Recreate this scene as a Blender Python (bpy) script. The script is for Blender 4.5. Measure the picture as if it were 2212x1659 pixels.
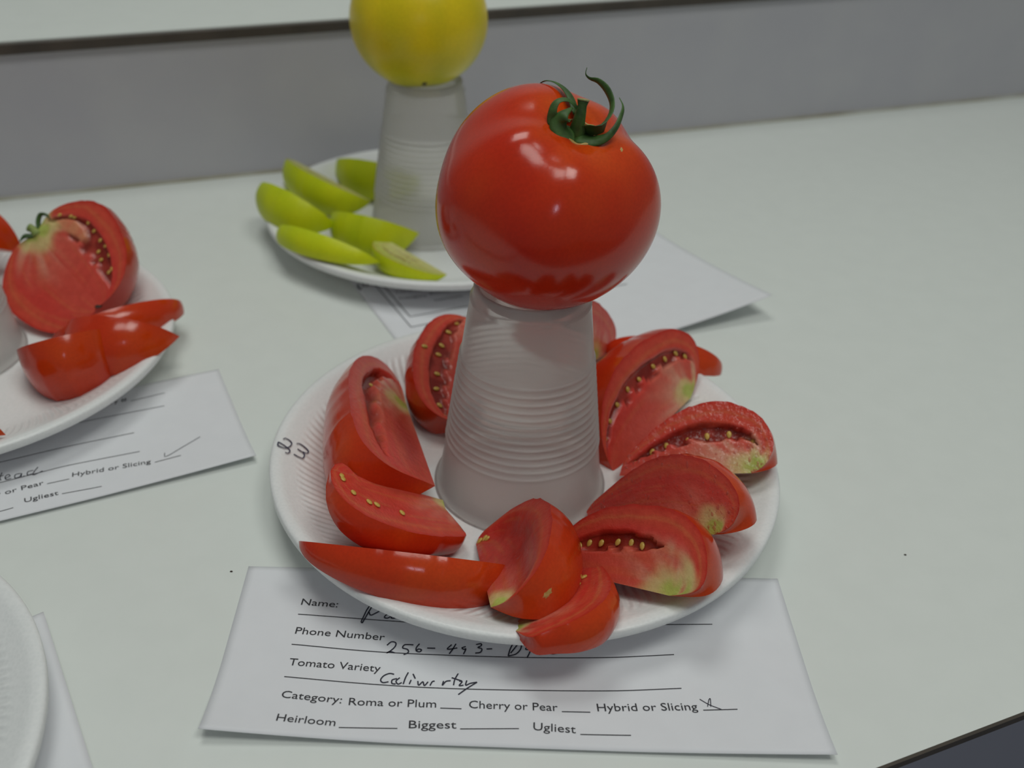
import bpy, bmesh, math, random
import numpy as np
from mathutils import Vector, Matrix
SC = 0.01                       # the numbers below are centimetres
DATA = {
 'cam': {
  'c': [-0.7671, -35.7898, 29.0545],
  'r': [0.9985, 0.0297, 0.0449],
  'u': [-0.0538, 0.5512, 0.8327],
  'w': [0, 0.8339, -0.552],
  'f': 2148.1847,
 },
 'wedge': {
  'Y4': {
   'S': [-15.509, 21.35, 1.689],
   'B': [-9.005, 17.477, 1.995],
   'a': [0.859, -0.511, 0.04],
   'e': [-0.383, -0.586, 0.714],
   'N': [0.341, 0.629, 0.699],
   'u': [0, 0.026, 0.102, 0.228, 0.403, 0.623, 0.886, 1.189, 1.526, 1.894, 2.288, 2.702, 3.13, 3.568, 4.008, 4.446, 4.875, 5.289, 5.682, 6.05, 6.388,
    6.69, 6.953, 7.173, 7.348, 7.474, 7.551, 7.576],
   'v': [0, 0.398, 0.713, 0.995, 1.253, 1.485, 1.694, 1.877, 2.035, 2.166, 2.27, 2.346, 2.395, 2.415, 2.407, 2.371, 2.309, 2.22, 2.106, 1.968, 1.806,
    1.623, 1.417, 1.191, 0.944, 0.675, 0.376, 0],
   'al': 37,
  },
  'L5': {
   'S': [-22.983, -1.038, 1.91],
   'B': [-28.17, 1.678, 0.405],
   'a': [-0.858, 0.449, -0.249],
   'e': [-0.513, -0.768, 0.383],
   'N': [0.019, -0.456, -0.89],
   'u': [0, 0.02, 0.081, 0.182, 0.321, 0.497, 0.707, 0.948, 1.217, 1.511, 1.825, 2.155, 2.497, 2.847, 3.198, 3.547, 3.889, 4.219, 4.533, 4.827, 5.096,
    5.337, 5.547, 5.723, 5.862, 5.963, 6.024, 6.044],
   'v': [0, 0.436, 0.78, 1.089, 1.368, 1.62, 1.845, 2.041, 2.209, 2.346, 2.453, 2.529, 2.574, 2.588, 2.573, 2.528, 2.455, 2.355, 2.228, 2.077, 1.902,
    1.705, 1.487, 1.248, 0.988, 0.706, 0.393, 0],
   'al': 49.9,
  },
  'LH': {
   'S': [-26.907, 12.774, 4.975],
   'B': [-22.844, 9.779, 2.399],
   'a': [0.717, -0.529, -0.455],
   'e': [0.676, 0.366, 0.64],
   'N': [-0.172, -0.766, 0.62],
   'u': [0, -0.129, -0.247, -0.315, -0.286, -0.162, 0.023, 0.248, 0.512, 0.821, 1.179, 1.579, 2.002, 2.432, 2.858, 3.278, 3.686, 4.076, 4.44, 4.77,
    5.056, 5.297, 5.485, 5.614, 5.694, 5.729, 5.714, 5.667],
   'v': [0, 0.387, 0.774, 1.163, 1.554, 1.946, 2.329, 2.698, 3.042, 3.347, 3.591, 3.753, 3.82, 3.8, 3.724, 3.619, 3.493, 3.335, 3.138, 2.9, 2.621,
    2.306, 1.961, 1.59, 1.202, 0.806, 0.405, 0],
   'al': 180,
  },
  'L4': {
   'S': [-20.993, 8.174, 2.179],
   'B': [-25.685, 6.681, 1.311],
   'a': [-0.938, -0.299, -0.174],
   'e': [0.334, -0.912, -0.238],
   'N': [0.087, 0.282, -0.956],
   'u': [0, 0.017, 0.067, 0.151, 0.266, 0.411, 0.585, 0.784, 1.007, 1.25, 1.51, 1.783, 2.065, 2.354, 2.645, 2.934, 3.216, 3.49, 3.749, 3.992, 4.215,
    4.414, 4.588, 4.733, 4.848, 4.932, 4.982, 4.999],
   'v': [0, 0.696, 1.247, 1.743, 2.194, 2.604, 2.972, 3.298, 3.58, 3.815, 4.004, 4.145, 4.237, 4.279, 4.273, 4.217, 4.112, 3.961, 3.763, 3.521, 3.236,
    2.91, 2.545, 2.141, 1.698, 1.214, 0.677, 0],
   'al': 46,
  },
  'W5': {
   'S': [-1.103, -10.092, 2.251],
   'B': [-1.903, -5.151, 0.747],
   'a': [-0.153, 0.945, -0.288],
   'e': [0.657, 0.315, 0.685],
   'N': [-0.738, 0.084, 0.669],
   'u': [0, -0.321, -0.56, -0.677, -0.698, -0.669, -0.603, -0.494, -0.333, -0.107, 0.189, 0.548, 0.964, 1.433, 1.958, 2.548, 3.193, 3.824, 4.347,
    4.734, 5.014, 5.215, 5.35, 5.448, 5.55, 5.632, 5.543, 5.226],
   'v': [0, 0.369, 0.721, 1.052, 1.367, 1.671, 1.965, 2.247, 2.514, 2.761, 2.986, 3.19, 3.374, 3.54, 3.682, 3.765, 3.725, 3.524, 3.202, 2.829, 2.444,
    2.059, 1.678, 1.298, 0.916, 0.542, 0.229, 0],
   'al': 53.9,
  },
  'L0': {
   'S': [-29.434, 15.599, 2.259],
   'B': [-34.778, 16.71, 1.898],
   'a': [-0.977, 0.203, -0.066],
   'e': [-0.205, -0.803, 0.559],
   'N': [-0.06, -0.56, -0.827],
   'u': [0, 0.018, 0.074, 0.165, 0.291, 0.45, 0.64, 0.858, 1.102, 1.368, 1.652, 1.951, 2.26, 2.576, 2.894, 3.21, 3.519, 3.818, 4.103, 4.368, 4.612,
    4.83, 5.02, 5.179, 5.305, 5.396, 5.452, 5.47],
   'v': [0, 0.487, 0.874, 1.222, 1.54, 1.831, 2.093, 2.328, 2.532, 2.706, 2.847, 2.956, 3.03, 3.07, 3.074, 3.043, 2.976, 2.875, 2.739, 2.569, 2.367,
    2.133, 1.868, 1.574, 1.25, 0.894, 0.499, 0],
   'al': 57.8,
  },
  'W6': {
   'S': [-0.324, -10.562, 1.756],
   'B': [2.495, -5.712, 0.742],
   'a': [0.495, 0.851, -0.178],
   'e': [0.769, -0.333, 0.545],
   'N': [-0.404, 0.406, 0.819],
   'u': [0, -0.346, -0.661, -0.878, -0.927, -0.831, -0.68, -0.537, -0.409, -0.285, -0.15, 0.011, 0.198, 0.398, 0.611, 0.859, 1.166, 1.524, 1.93, 2.4,
    2.933, 3.495, 4.051, 4.586, 5.091, 5.516, 5.73, 5.7],
   'v': [0, 0.469, 0.912, 1.29, 1.564, 1.752, 1.912, 2.081, 2.263, 2.449, 2.625, 2.781, 2.918, 3.045, 3.163, 3.249, 3.287, 3.28, 3.223, 3.08, 2.825,
    2.467, 2.033, 1.557, 1.06, 0.581, 0.216, 0],
   'al': 25.7,
  },
  'W12': {
   'S': [10.165, 8.536, 1.158],
   'B': [3.928, 8.829, 1.978],
   'a': [-0.99, 0.047, 0.13],
   'e': [-0.001, -0.944, 0.33],
   'N': [-0.138, -0.327, -0.935],
   'u': [0, 0.021, 0.085, 0.19, 0.335, 0.518, 0.737, 0.988, 1.268, 1.574, 1.902, 2.246, 2.602, 2.966, 3.332, 3.695, 4.052, 4.396, 4.723, 5.029, 5.31,
    5.561, 5.779, 5.963, 6.108, 6.213, 6.276, 6.297],
   'v': [0, 0.334, 0.598, 0.837, 1.056, 1.256, 1.438, 1.601, 1.745, 1.867, 1.968, 2.047, 2.102, 2.133, 2.14, 2.123, 2.08, 2.012, 1.92, 1.804, 1.664,
    1.501, 1.316, 1.11, 0.882, 0.632, 0.353, 0],
   'al': 45.2,
  },
  'W1': {
   'S': [-2.633, 8.783, 3.155],
   'B': [-2.758, 2.198, 1.54],
   'a': [-0.018, -0.971, -0.238],
   'e': [-0.918, -0.078, 0.389],
   'N': [0.397, -0.226, 0.89],
   'u': [0, -0.078, -0.127, -0.108, 0.004, 0.202, 0.487, 0.864, 1.319, 1.813, 2.313, 2.809, 3.299, 3.779, 4.247, 4.696, 5.125, 5.527, 5.89, 6.208,
    6.471, 6.682, 6.839, 6.931, 6.958, 6.926, 6.859, 6.782],
   'v': [0, 0.365, 0.733, 1.107, 1.486, 1.857, 2.196, 2.476, 2.691, 2.863, 3.004, 3.105, 3.156, 3.161, 3.133, 3.074, 2.988, 2.87, 2.712, 2.514, 2.278,
    2.01, 1.715, 1.397, 1.061, 0.713, 0.359, 0],
   'al': 52.9,
  },
  'Y2': {
   'S': [-16.713, 30.562, 2.881],
   'B': [-10.771, 25.985, 2.169],
   'a': [0.789, -0.607, -0.095],
   'e': [-0.495, -0.718, 0.489],
   'N': [0.365, 0.339, 0.867],
   'u': [0, 0.025, 0.102, 0.227, 0.401, 0.62, 0.881, 1.182, 1.518, 1.884, 2.275, 2.687, 3.113, 3.548, 3.986, 4.421, 4.847, 5.259, 5.651, 6.016, 6.352,
    6.653, 6.914, 7.133, 7.307, 7.432, 7.509, 7.534],
   'v': [0, 0.43, 0.772, 1.082, 1.366, 1.627, 1.866, 2.081, 2.272, 2.438, 2.576, 2.685, 2.765, 2.813, 2.83, 2.814, 2.764, 2.68, 2.563, 2.413, 2.23,
    2.016, 1.77, 1.494, 1.189, 0.852, 0.476, 0],
   'al': 54.7,
  },
  'W10': {
   'S': [8.127, 5.247, 1.624],
   'B': [4.159, 0.477, 0.465],
   'a': [-0.629, -0.756, -0.184],
   'e': [-0.472, 0.183, 0.862],
   'N': [0.618, -0.629, 0.472],
   'u': [0, -0.474, -0.922, -1.304, -1.596, -1.785, -1.822, -1.642, -1.243, -0.691, -0.063, 0.584, 1.221, 1.841, 2.439, 3.008, 3.538, 4.024, 4.464,
    4.857, 5.208, 5.518, 5.788, 6.013, 6.185, 6.291, 6.324, 6.312],
   'v': [0, 0.246, 0.523, 0.857, 1.259, 1.715, 2.215, 2.731, 3.198, 3.56, 3.812, 3.977, 4.076, 4.123, 4.124, 4.075, 3.967, 3.8, 3.578, 3.309, 3, 2.66,
    2.29, 1.892, 1.464, 1.004, 0.512, 0],
   'al': 60.1,
  },
  'W7': {
   'S': [5.442, -9.375, 2.603],
   'B': [1.907, -6.541, 0.802],
   'a': [-0.725, 0.581, -0.369],
   'e': [0.191, 0.685, 0.703],
   'N': [-0.662, -0.439, 0.608],
   'u': [0, -0.441, -0.854, -1.173, -1.333, -1.35, -1.281, -1.154, -0.963, -0.703, -0.366, 0.037, 0.488, 0.967, 1.461, 1.961, 2.465, 2.969, 3.462,
    3.933, 4.38, 4.798, 5.158, 5.408, 5.505, 5.427, 5.194, 4.875],
   'v': [0, 0.124, 0.264, 0.459, 0.741, 1.093, 1.471, 1.843, 2.197, 2.518, 2.785, 2.981, 3.107, 3.172, 3.187, 3.162, 3.106, 3.018, 2.888, 2.704,
    2.473, 2.205, 1.893, 1.529, 1.127, 0.724, 0.35, 0],
   'al': 54.6,
  },
  'W9': {
   'S': [9.696, -1.939, 2.721],
   'B': [4.303, -0.461, 1.01],
   'a': [-0.922, 0.253, -0.293],
   'e': [0.019, 0.786, 0.618],
   'N': [-0.386, -0.564, 0.73],
   'u': [0, -0.261, -0.527, -0.768, -0.93, -0.979, -0.91, -0.739, -0.493, -0.187, 0.166, 0.55, 0.953, 1.368, 1.789, 2.208, 2.618, 3.013, 3.393, 3.754,
    4.096, 4.421, 4.738, 5.047, 5.342, 5.596, 5.767, 5.848],
   'v': [0, 0.099, 0.286, 0.566, 0.915, 1.309, 1.71, 2.09, 2.429, 2.714, 2.94, 3.117, 3.242, 3.304, 3.306, 3.256, 3.154, 3.002, 2.808, 2.579, 2.319,
    2.035, 1.74, 1.437, 1.12, 0.778, 0.403, 0],
   'al': 58.5,
  },
  'Y1': {
   'S': [-14.329, 33.399, 1.828],
   'B': [-8.099, 32.872, 1.074],
   'a': [0.989, -0.084, -0.12],
   'e': [-0.009, -0.854, 0.52],
   'N': [0.146, 0.513, 0.846],
   'u': [0, 0.021, 0.085, 0.19, 0.335, 0.518, 0.737, 0.988, 1.268, 1.574, 1.901, 2.246, 2.602, 2.965, 3.332, 3.695, 4.052, 4.396, 4.723, 5.029, 5.309,
    5.56, 5.779, 5.962, 6.107, 6.212, 6.276, 6.297],
   'v': [0, 0.559, 1.005, 1.409, 1.784, 2.131, 2.452, 2.746, 3.011, 3.244, 3.445, 3.609, 3.735, 3.82, 3.862, 3.859, 3.809, 3.711, 3.564, 3.368, 3.124,
    2.832, 2.494, 2.11, 1.682, 1.206, 0.674, 0],
   'al': 40.8,
  },
  'Y6': {
   'S': [-9.209, 20.775, 2],
   'B': [-4.966, 16.989, 1.669],
   'a': [0.745, -0.665, -0.058],
   'e': [-0.644, -0.739, 0.197],
   'N': [0.174, 0.109, 0.979],
   'u': [0, 0.019, 0.077, 0.172, 0.303, 0.469, 0.666, 0.894, 1.147, 1.424, 1.72, 2.031, 2.354, 2.683, 3.014, 3.343, 3.665, 3.976, 4.272, 4.549, 4.803,
    5.03, 5.228, 5.393, 5.524, 5.619, 5.677, 5.696],
   'v': [0, 0.379, 0.678, 0.942, 1.178, 1.385, 1.564, 1.713, 1.832, 1.922, 1.982, 2.013, 2.016, 1.994, 1.949, 1.881, 1.795, 1.691, 1.573, 1.442, 1.3,
    1.149, 0.989, 0.821, 0.644, 0.457, 0.254, 0],
   'al': 38.5,
  },
  'W4': {
   'S': [-8.576, -7.676, 2.733],
   'B': [-0.658, -6.253, 0.663],
   'a': [0.953, 0.171, -0.249],
   'e': [0.297, -0.687, 0.663],
   'N': [0.058, 0.706, 0.706],
   'u': [0, 0.028, 0.112, 0.25, 0.442, 0.683, 0.972, 1.303, 1.673, 2.077, 2.508, 2.962, 3.432, 3.912, 4.395, 4.875, 5.345, 5.799, 6.23, 6.634, 7.004,
    7.335, 7.624, 7.865, 8.057, 8.195, 8.279, 8.307],
   'v': [0, 0.343, 0.619, 0.875, 1.118, 1.353, 1.579, 1.796, 2.003, 2.198, 2.377, 2.537, 2.675, 2.786, 2.867, 2.913, 2.922, 2.889, 2.813, 2.691,
    2.524, 2.31, 2.051, 1.747, 1.4, 1.008, 0.565, 0],
   'al': 42.3,
  },
  'W2': {
   'S': [-5.652, 2.697, 1.934],
   'B': [-3.773, -3.267, 2.158],
   'a': [0.3, -0.953, 0.036],
   'e': [-0.711, -0.198, 0.675],
   'N': [0.636, 0.228, 0.737],
   'u': [0, -0.862, -1.743, -2.545, -3.166, -3.561, -3.679, -3.416, -2.698, -1.621, -0.42, 0.721, 1.752, 2.691, 3.56, 4.36, 5.071, 5.668, 6.131,
    6.467, 6.704, 6.851, 6.897, 6.845, 6.717, 6.555, 6.399, 6.257],
   'v': [0, -0.033, -0.065, -0.024, 0.156, 0.481, 0.942, 1.538, 2.226, 2.885, 3.393, 3.722, 3.926, 4.063, 4.159, 4.216, 4.218, 4.142, 3.979, 3.732,
    3.424, 3.064, 2.646, 2.172, 1.653, 1.108, 0.555, 0],
   'al': 56.6,
  },
  'Y5': {
   'S': [-12.732, 24.917, 1.391],
   'B': [-7.184, 22.224, 1.797],
   'a': [0.898, -0.436, 0.066],
   'e': [-0.397, -0.735, 0.55],
   'N': [0.191, 0.52, 0.833],
   'u': [0, 0.021, 0.083, 0.186, 0.329, 0.508, 0.723, 0.97, 1.245, 1.545, 1.866, 2.204, 2.554, 2.911, 3.27, 3.627, 3.977, 4.314, 4.636, 4.936, 5.211,
    5.458, 5.672, 5.852, 5.994, 6.097, 6.16, 6.181],
   'v': [0, 0.441, 0.794, 1.118, 1.422, 1.71, 1.983, 2.239, 2.477, 2.695, 2.89, 3.059, 3.199, 3.305, 3.374, 3.403, 3.39, 3.33, 3.224, 3.069, 2.864,
    2.611, 2.311, 1.963, 1.569, 1.128, 0.631, 0],
   'al': 54.4,
  },
  'W8': {
   'S': [7.313, -6.673, 3.297],
   'B': [2.676, -2.892, 0.537],
   'a': [-0.704, 0.574, -0.419],
   'e': [0.021, 0.607, 0.795],
   'N': [-0.71, -0.55, 0.439],
   'u': [0, -0.372, -0.694, -0.942, -1.09, -1.113, -1.014, -0.818, -0.555, -0.247, 0.095, 0.467, 0.871, 1.301, 1.75, 2.206, 2.66, 3.101, 3.523, 3.926,
    4.315, 4.696, 5.072, 5.444, 5.815, 6.169, 6.436, 6.589],
   'v': [0, 0.141, 0.351, 0.631, 0.95, 1.285, 1.608, 1.905, 2.173, 2.412, 2.623, 2.8, 2.927, 2.993, 3.003, 2.968, 2.887, 2.753, 2.569, 2.346, 2.096,
    1.831, 1.554, 1.268, 0.973, 0.671, 0.349, 0],
   'al': 65,
  },
  'L3': {
   'S': [-17.872, 7.464, 2.247],
   'B': [-23.199, 8.898, 0.51],
   'a': [-0.921, 0.248, -0.3],
   'e': [-0.232, -0.969, -0.089],
   'N': [0.313, 0.012, -0.95],
   'u': [0, 0.02, 0.078, 0.174, 0.308, 0.476, 0.677, 0.907, 1.165, 1.446, 1.747, 2.063, 2.39, 2.724, 3.06, 3.394, 3.721, 4.038, 4.338, 4.619, 4.877,
    5.107, 5.308, 5.476, 5.61, 5.706, 5.765, 5.784],
   'v': [0, 0.509, 0.913, 1.28, 1.617, 1.929, 2.215, 2.474, 2.705, 2.907, 3.077, 3.213, 3.315, 3.38, 3.406, 3.392, 3.338, 3.243, 3.107, 2.929, 2.71,
    2.452, 2.156, 1.822, 1.45, 1.04, 0.581, 0],
   'al': 55.4,
  },
  'W11': {
   'S': [3.38, 7.215, 2.313],
   'B': [1.125, 3.988, 4.015],
   'a': [-0.526, -0.752, 0.397],
   'e': [-0.005, 0.469, 0.883],
   'N': [0.851, -0.462, 0.25],
   'u': [0, -0.657, -1.261, -1.763, -2.128, -2.312, -2.291, -2.085, -1.737, -1.286, -0.766, -0.188, 0.445, 1.118, 1.802, 2.462, 3.071, 3.6, 4.026,
    4.353, 4.595, 4.758, 4.852, 4.877, 4.814, 4.668, 4.483, 4.29],
   'v': [0, 0.12, 0.282, 0.505, 0.782, 1.097, 1.433, 1.769, 2.084, 2.372, 2.63, 2.848, 3.012, 3.116, 3.16, 3.136, 3.041, 2.881, 2.668, 2.415, 2.137,
    1.845, 1.543, 1.238, 0.932, 0.624, 0.313, 0],
   'al': 58.6,
  },
  'W3': {
   'S': [-3.445, -3.152, 1.321],
   'B': [-6.806, -4.708, 3.657],
   'a': [-0.767, -0.355, 0.534],
   'e': [0.444, -0.895, 0.042],
   'N': [0.463, 0.269, 0.845],
   'u': [0, 0.196, 0.259, 0.162, -0.023, -0.127, 0.028, 0.454, 1.015, 1.596, 2.145, 2.648, 3.116, 3.565, 3.992, 4.382, 4.741, 5.076, 5.372, 5.609,
    5.788, 5.884, 5.85, 5.667, 5.358, 5, 4.671, 4.379],
   'v': [0, 0.688, 1.282, 1.757, 2.123, 2.404, 2.614, 2.78, 2.948, 3.124, 3.262, 3.329, 3.343, 3.334, 3.296, 3.208, 3.07, 2.899, 2.672, 2.364, 1.974,
    1.488, 0.876, 0.207, -0.3, -0.447, -0.285, 0],
   'al': 25.9,
  },
  'L2': {
   'S': [-19.314, 11.908, 1.392],
   'B': [-24.589, 7.487, 1.645],
   'a': [-0.766, -0.642, 0.037],
   'e': [0.636, -0.749, 0.185],
   'N': [0.092, -0.165, -0.982],
   'u': [0, 0.023, 0.093, 0.208, 0.366, 0.567, 0.806, 1.08, 1.387, 1.722, 2.08, 2.456, 2.846, 3.243, 3.644, 4.042, 4.431, 4.808, 5.165, 5.5, 5.807,
    6.082, 6.321, 6.521, 6.68, 6.794, 6.864, 6.887],
   'v': [0, 0.425, 0.763, 1.066, 1.344, 1.597, 1.826, 2.03, 2.207, 2.358, 2.481, 2.574, 2.638, 2.671, 2.674, 2.646, 2.587, 2.498, 2.379, 2.231, 2.054,
    1.851, 1.621, 1.365, 1.084, 0.776, 0.433, 0],
   'al': 34.9,
  },
  'Y3': {
   'S': [-17.798, 26.413, 2.322],
   'B': [-12.419, 22.267, 2.019],
   'a': [0.791, -0.61, -0.045],
   'e': [-0.379, -0.547, 0.746],
   'N': [0.48, 0.574, 0.664],
   'u': [0, 0.023, 0.092, 0.205, 0.362, 0.559, 0.795, 1.066, 1.369, 1.699, 2.053, 2.424, 2.809, 3.201, 3.597, 3.989, 4.374, 4.745, 5.098, 5.429,
    5.731, 6.003, 6.239, 6.436, 6.593, 6.706, 6.775, 6.798],
   'v': [0, 0.352, 0.634, 0.893, 1.137, 1.368, 1.587, 1.794, 1.987, 2.164, 2.324, 2.462, 2.577, 2.666, 2.725, 2.751, 2.742, 2.697, 2.613, 2.489,
    2.324, 2.12, 1.877, 1.595, 1.276, 0.917, 0.513, 0],
   'al': 55.3,
  },
 },
 'papers': {
  'front': [[-10.644, -14.7, 0.55], [10.971, -14.213, 0.35], [10.677, -5.508, 0.05], [-11.076, -6.436, 0.05]],
  'left': [[-31.449, -9.787, 0.25], [-12.399, 0.394, 0.35], [-16.273, 7.951, 0.08], [-35.324, -2.23, -0.02]],
  'back': [[-5.055, 7.535, 0.05], [14.385, 16.823, 1.5], [8.085, 29.283, 0.1], [-13.359, 22.737, 0.05]],
  'nearleft': [[-31.188, -28.668, 0.45], [-13.26, -16.788, 0.45], [-17.931, -9.802, 0.35], [-35.859, -21.682, 0.35]],
 },
 'digits': [[[-10.818, -0.46],
   [-10.769, -0.37],
   [-10.658, -0.356],
   [-10.534, -0.4],
   [-10.441, -0.524],
   [-10.464, -0.735],
   [-10.541, -0.908],
   [-10.665, -1.038],
   [-10.842, -1.022],
   [-10.96, -0.935],
   [-10.966, -0.863],
   [-10.973, -0.775],
   [-10.976, -0.724],
   [-10.877, -0.779],
   [-10.702, -0.863],
   [-10.557, -0.923],
   [-10.449, -0.983],
   [-10.404, -1.083],
   [-10.42, -1.21],
   [-10.478, -1.291],
   [-10.553, -1.295]],
  [[-10.258, -0.384],
   [-10.187, -0.307],
   [-10.07, -0.312],
   [-9.902, -0.378],
   [-9.766, -0.474],
   [-9.71, -0.583],
   [-9.744, -0.688],
   [-9.851, -0.731],
   [-9.981, -0.752],
   [-10.154, -0.708]],
  [[-9.911, -0.769], [-9.839, -0.841], [-9.809, -0.99], [-9.834, -1.15], [-9.911, -1.197], [-10.042, -1.204], [-10.221, -1.166]]],
 'texts': [['front', 'Name:', [0.1119, 0.7525], [0.1777, 0.7407], 0.33],
  ['front', 'Phone Number', [0.1121, 0.5746], [0.2683, 0.5484], 0.33],
  ['front', 'Tomato Variety', [0.1125, 0.3926], [0.2675, 0.3696], 0.33],
  ['front', 'Category:', [0.1123, 0.2087], [0.211, 0.1904], 0.33],
  ['front', 'Roma or Plum', [0.2233, 0.1835], [0.3651, 0.1881], 0.33],
  ['front', 'Cherry or Pear', [0.4186, 0.1911], [0.5637, 0.1903], 0.33],
  ['front', 'Hybrid or Slicing', [0.6291, 0.1957], [0.7956, 0.2165], 0.33],
  ['front', 'Heirloom', [0.1137, 0.0785], [0.2072, 0.0682], 0.33],
  ['front', 'Biggest', [0.3238, 0.0772], [0.3995, 0.084], 0.33],
  ['front', 'Ugliest', [0.5223, 0.0895], [0.5903, 0.0804], 0.33],
  ['left', 'Entry #', [0.7135, 0.855], [0.7793, 0.857], 0.33],
  ['left', 'Cherry or Pear', [0.4332, 0.2124], [0.5828, 0.2292], 0.33],
  ['left', 'Hybrid or Slicing', [0.6373, 0.2383], [0.7922, 0.1918], 0.33],
  ['left', 'Ugliest', [0.5437, 0.1083], [0.6071, 0.106], 0.33],
  ['back', 'Phone Number', [0.09, 0.639], [0.2959, 0.6747], 0.24],
  ['back', 'Tomato Variety', [0.0925, 0.5932], [0.2224, 0.6027], 0.24],
  ['back', 'Category', [0.0897, 0.5463], [0.166, 0.5456], 0.24],
  ['back', 'Roma or Plum', [0.179, 0.5523], [0.3245, 0.5713], 0.24],
  ['back', 'Heirloom', [0.1771, 0.5007], [0.2575, 0.5103], 0.24]],
 'lines': [['front', [[0.3719, 0.1863], [0.4066, 0.186]], 0.035],
  ['front', [[0.5703, 0.1881], [0.6168, 0.1897]], 0.035],
  ['front', [[0.8041, 0.2172], [0.8615, 0.2268]], 0.035],
  ['front', [[0.2135, 0.0621], [0.3059, 0.0734]], 0.035],
  ['front', [[0.4054, 0.083], [0.4994, 0.0945]], 0.035],
  ['front', [[0.5973, 0.0753], [0.6785, 0.0789]], 0.035],
  ['front', [[0.1105, 0.6929], [0.3424, 0.6575], [0.5276, 0.6548], [0.7333, 0.6844], [0.853, 0.6977]], 0.035],
  ['front', [[0.1104, 0.5117], [0.2715, 0.4805], [0.4789, 0.4734], [0.646, 0.4856], [0.7732, 0.5142]], 0.035],
  ['front', [[0.1099, 0.3265], [0.2593, 0.3006], [0.4155, 0.2912], [0.6397, 0.3034], [0.7751, 0.3299]], 0.035],
  ['left', [[0.7869, 0.8463], [0.8634, 0.8572]], 0.035],
  ['left', [[0.5922, 0.7276], [0.6798, 0.7371], [0.8536, 0.722]], 0.035],
  ['left', [[0.4698, 0.5204], [0.5051, 0.521], [0.6291, 0.529], [0.776, 0.5196]], 0.035],
  ['left', [[0.4678, 0.3422], [0.5021, 0.3374], [0.5815, 0.3474], [0.6431, 0.3514], [0.7771, 0.3294]], 0.035],
  ['left', [[0.5887, 0.2289], [0.6315, 0.2256]], 0.035],
  ['left', [[0.8003, 0.1915], [0.8549, 0.1975]], 0.035],
  ['left', [[0.6136, 0.107], [0.6891, 0.087]], 0.035],
  ['left', [[0.4657, 0.0887], [0.4987, 0.0823], [0.5231, 0.0866]], 0.035],
  ['back', [[0.0781, 0.7748], [0.0761, 0.7097]], 0.06],
  ['back', [[0.0761, 0.7097], [0.0794, 0.4173]], 0.06],
  ['back', [[0.0794, 0.4173], [0.2354, 0.435]], 0.06],
  ['back', [[0.2354, 0.435], [0.7189, 0.4144]], 0.06],
  ['back', [[0.0561, 0.7812], [0.0552, 0.7161]], 0.06],
  ['back', [[0.0552, 0.7161], [0.0612, 0.3484]], 0.06],
  ['back', [[0.0612, 0.3484], [0.0954, 0.3528]], 0.06],
  ['back', [[0.0954, 0.3528], [0.224, 0.3671]], 0.06],
  ['nearleft', [[0.9194, 0.1984], [0.9244, 0.2304], [0.9216, 0.2469]], 0.12],
  ['front',
   [[[0.226, 0.6482], [0.224, 0.6572], [0.227, 0.6888], [0.231, 0.7302], [0.238, 0.7689], [0.2462, 0.7768]],
    [[0.226, 0.6482], [0.2298, 0.6774], [0.2349, 0.7187], [0.2401, 0.7571]],
    [[0.2349, 0.7187], [0.239, 0.698], [0.2469, 0.7105], [0.2563, 0.7301], [0.2626, 0.7449]],
    [[0.2756, 0.7084], [0.2673, 0.703], [0.2639, 0.6864], [0.2697, 0.6823], [0.2769, 0.6969], [0.2764, 0.6829], [0.2841, 0.6836]],
    [[0.2974, 0.7104], [0.2943, 0.6985], [0.2931, 0.6844]]],
   0.05, 'handwriting'],
  ['front',
   [[[0.2742, 0.5208], [0.281, 0.5411], [0.2886, 0.5364], [0.2883, 0.5145], [0.2811, 0.4889], [0.275, 0.4775], [0.2812, 0.4846], [0.2885, 0.4788]],
    [[0.3123, 0.5287], [0.3043, 0.5258], [0.3015, 0.5081], [0.3099, 0.5003], [0.3119, 0.4832], [0.3043, 0.4696]],
    [[0.3123, 0.5287], [0.3196, 0.5272]],
    [[0.3301, 0.5348], [0.3251, 0.5125], [0.3256, 0.4931], [0.3312, 0.4883], [0.3342, 0.4993], [0.3292, 0.5043], [0.3259, 0.4953]],
    [[0.3437, 0.511], [0.3577, 0.5113]]],
   0.05, 'handwriting'],
  ['front',
   [[[0.3857, 0.5346], [0.3786, 0.5089], [0.3893, 0.5121], [0.3957, 0.517]],
    [[0.3932, 0.5407], [0.3877, 0.5076], [0.3822, 0.4813]],
    [[0.4103, 0.526], [0.4039, 0.5178], [0.4072, 0.5095], [0.4105, 0.5119], [0.4068, 0.4826]],
    [[0.4282, 0.5396], [0.4364, 0.5448], [0.4371, 0.5339], [0.4316, 0.5226], [0.4382, 0.5156], [0.436, 0.496], [0.4269, 0.4898]],
    [[0.4463, 0.5153], [0.4561, 0.5173]],
    [[0.4923, 0.55], [0.4872, 0.517], [0.4838, 0.4792]],
    [[0.4906, 0.5444], [0.5006, 0.5617], [0.5071, 0.5513], [0.5052, 0.5186], [0.4969, 0.4911], [0.4838, 0.4792]],
    [[0.4881, 0.4956], [0.5022, 0.5531]],
    [[0.5169, 0.5359], [0.5144, 0.5195], [0.5216, 0.5202], [0.5244, 0.5356], [0.5214, 0.5041], [0.5162, 0.4716]],
    [[0.5427, 0.506], [0.5376, 0.4896]],
    [[0.5558, 0.504], [0.5606, 0.4981], [0.5655, 0.5007], [0.5722, 0.5088]]],
   0.05, 'handwriting'],
  ['front',
   [[[0.2916, 0.3589], [0.2836, 0.3623], [0.2746, 0.3489], [0.2701, 0.3256], [0.2744, 0.3116], [0.2836, 0.3167]],
    [[0.2971, 0.3357], [0.2895, 0.3276], [0.2895, 0.3091], [0.2958, 0.3057]],
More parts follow.
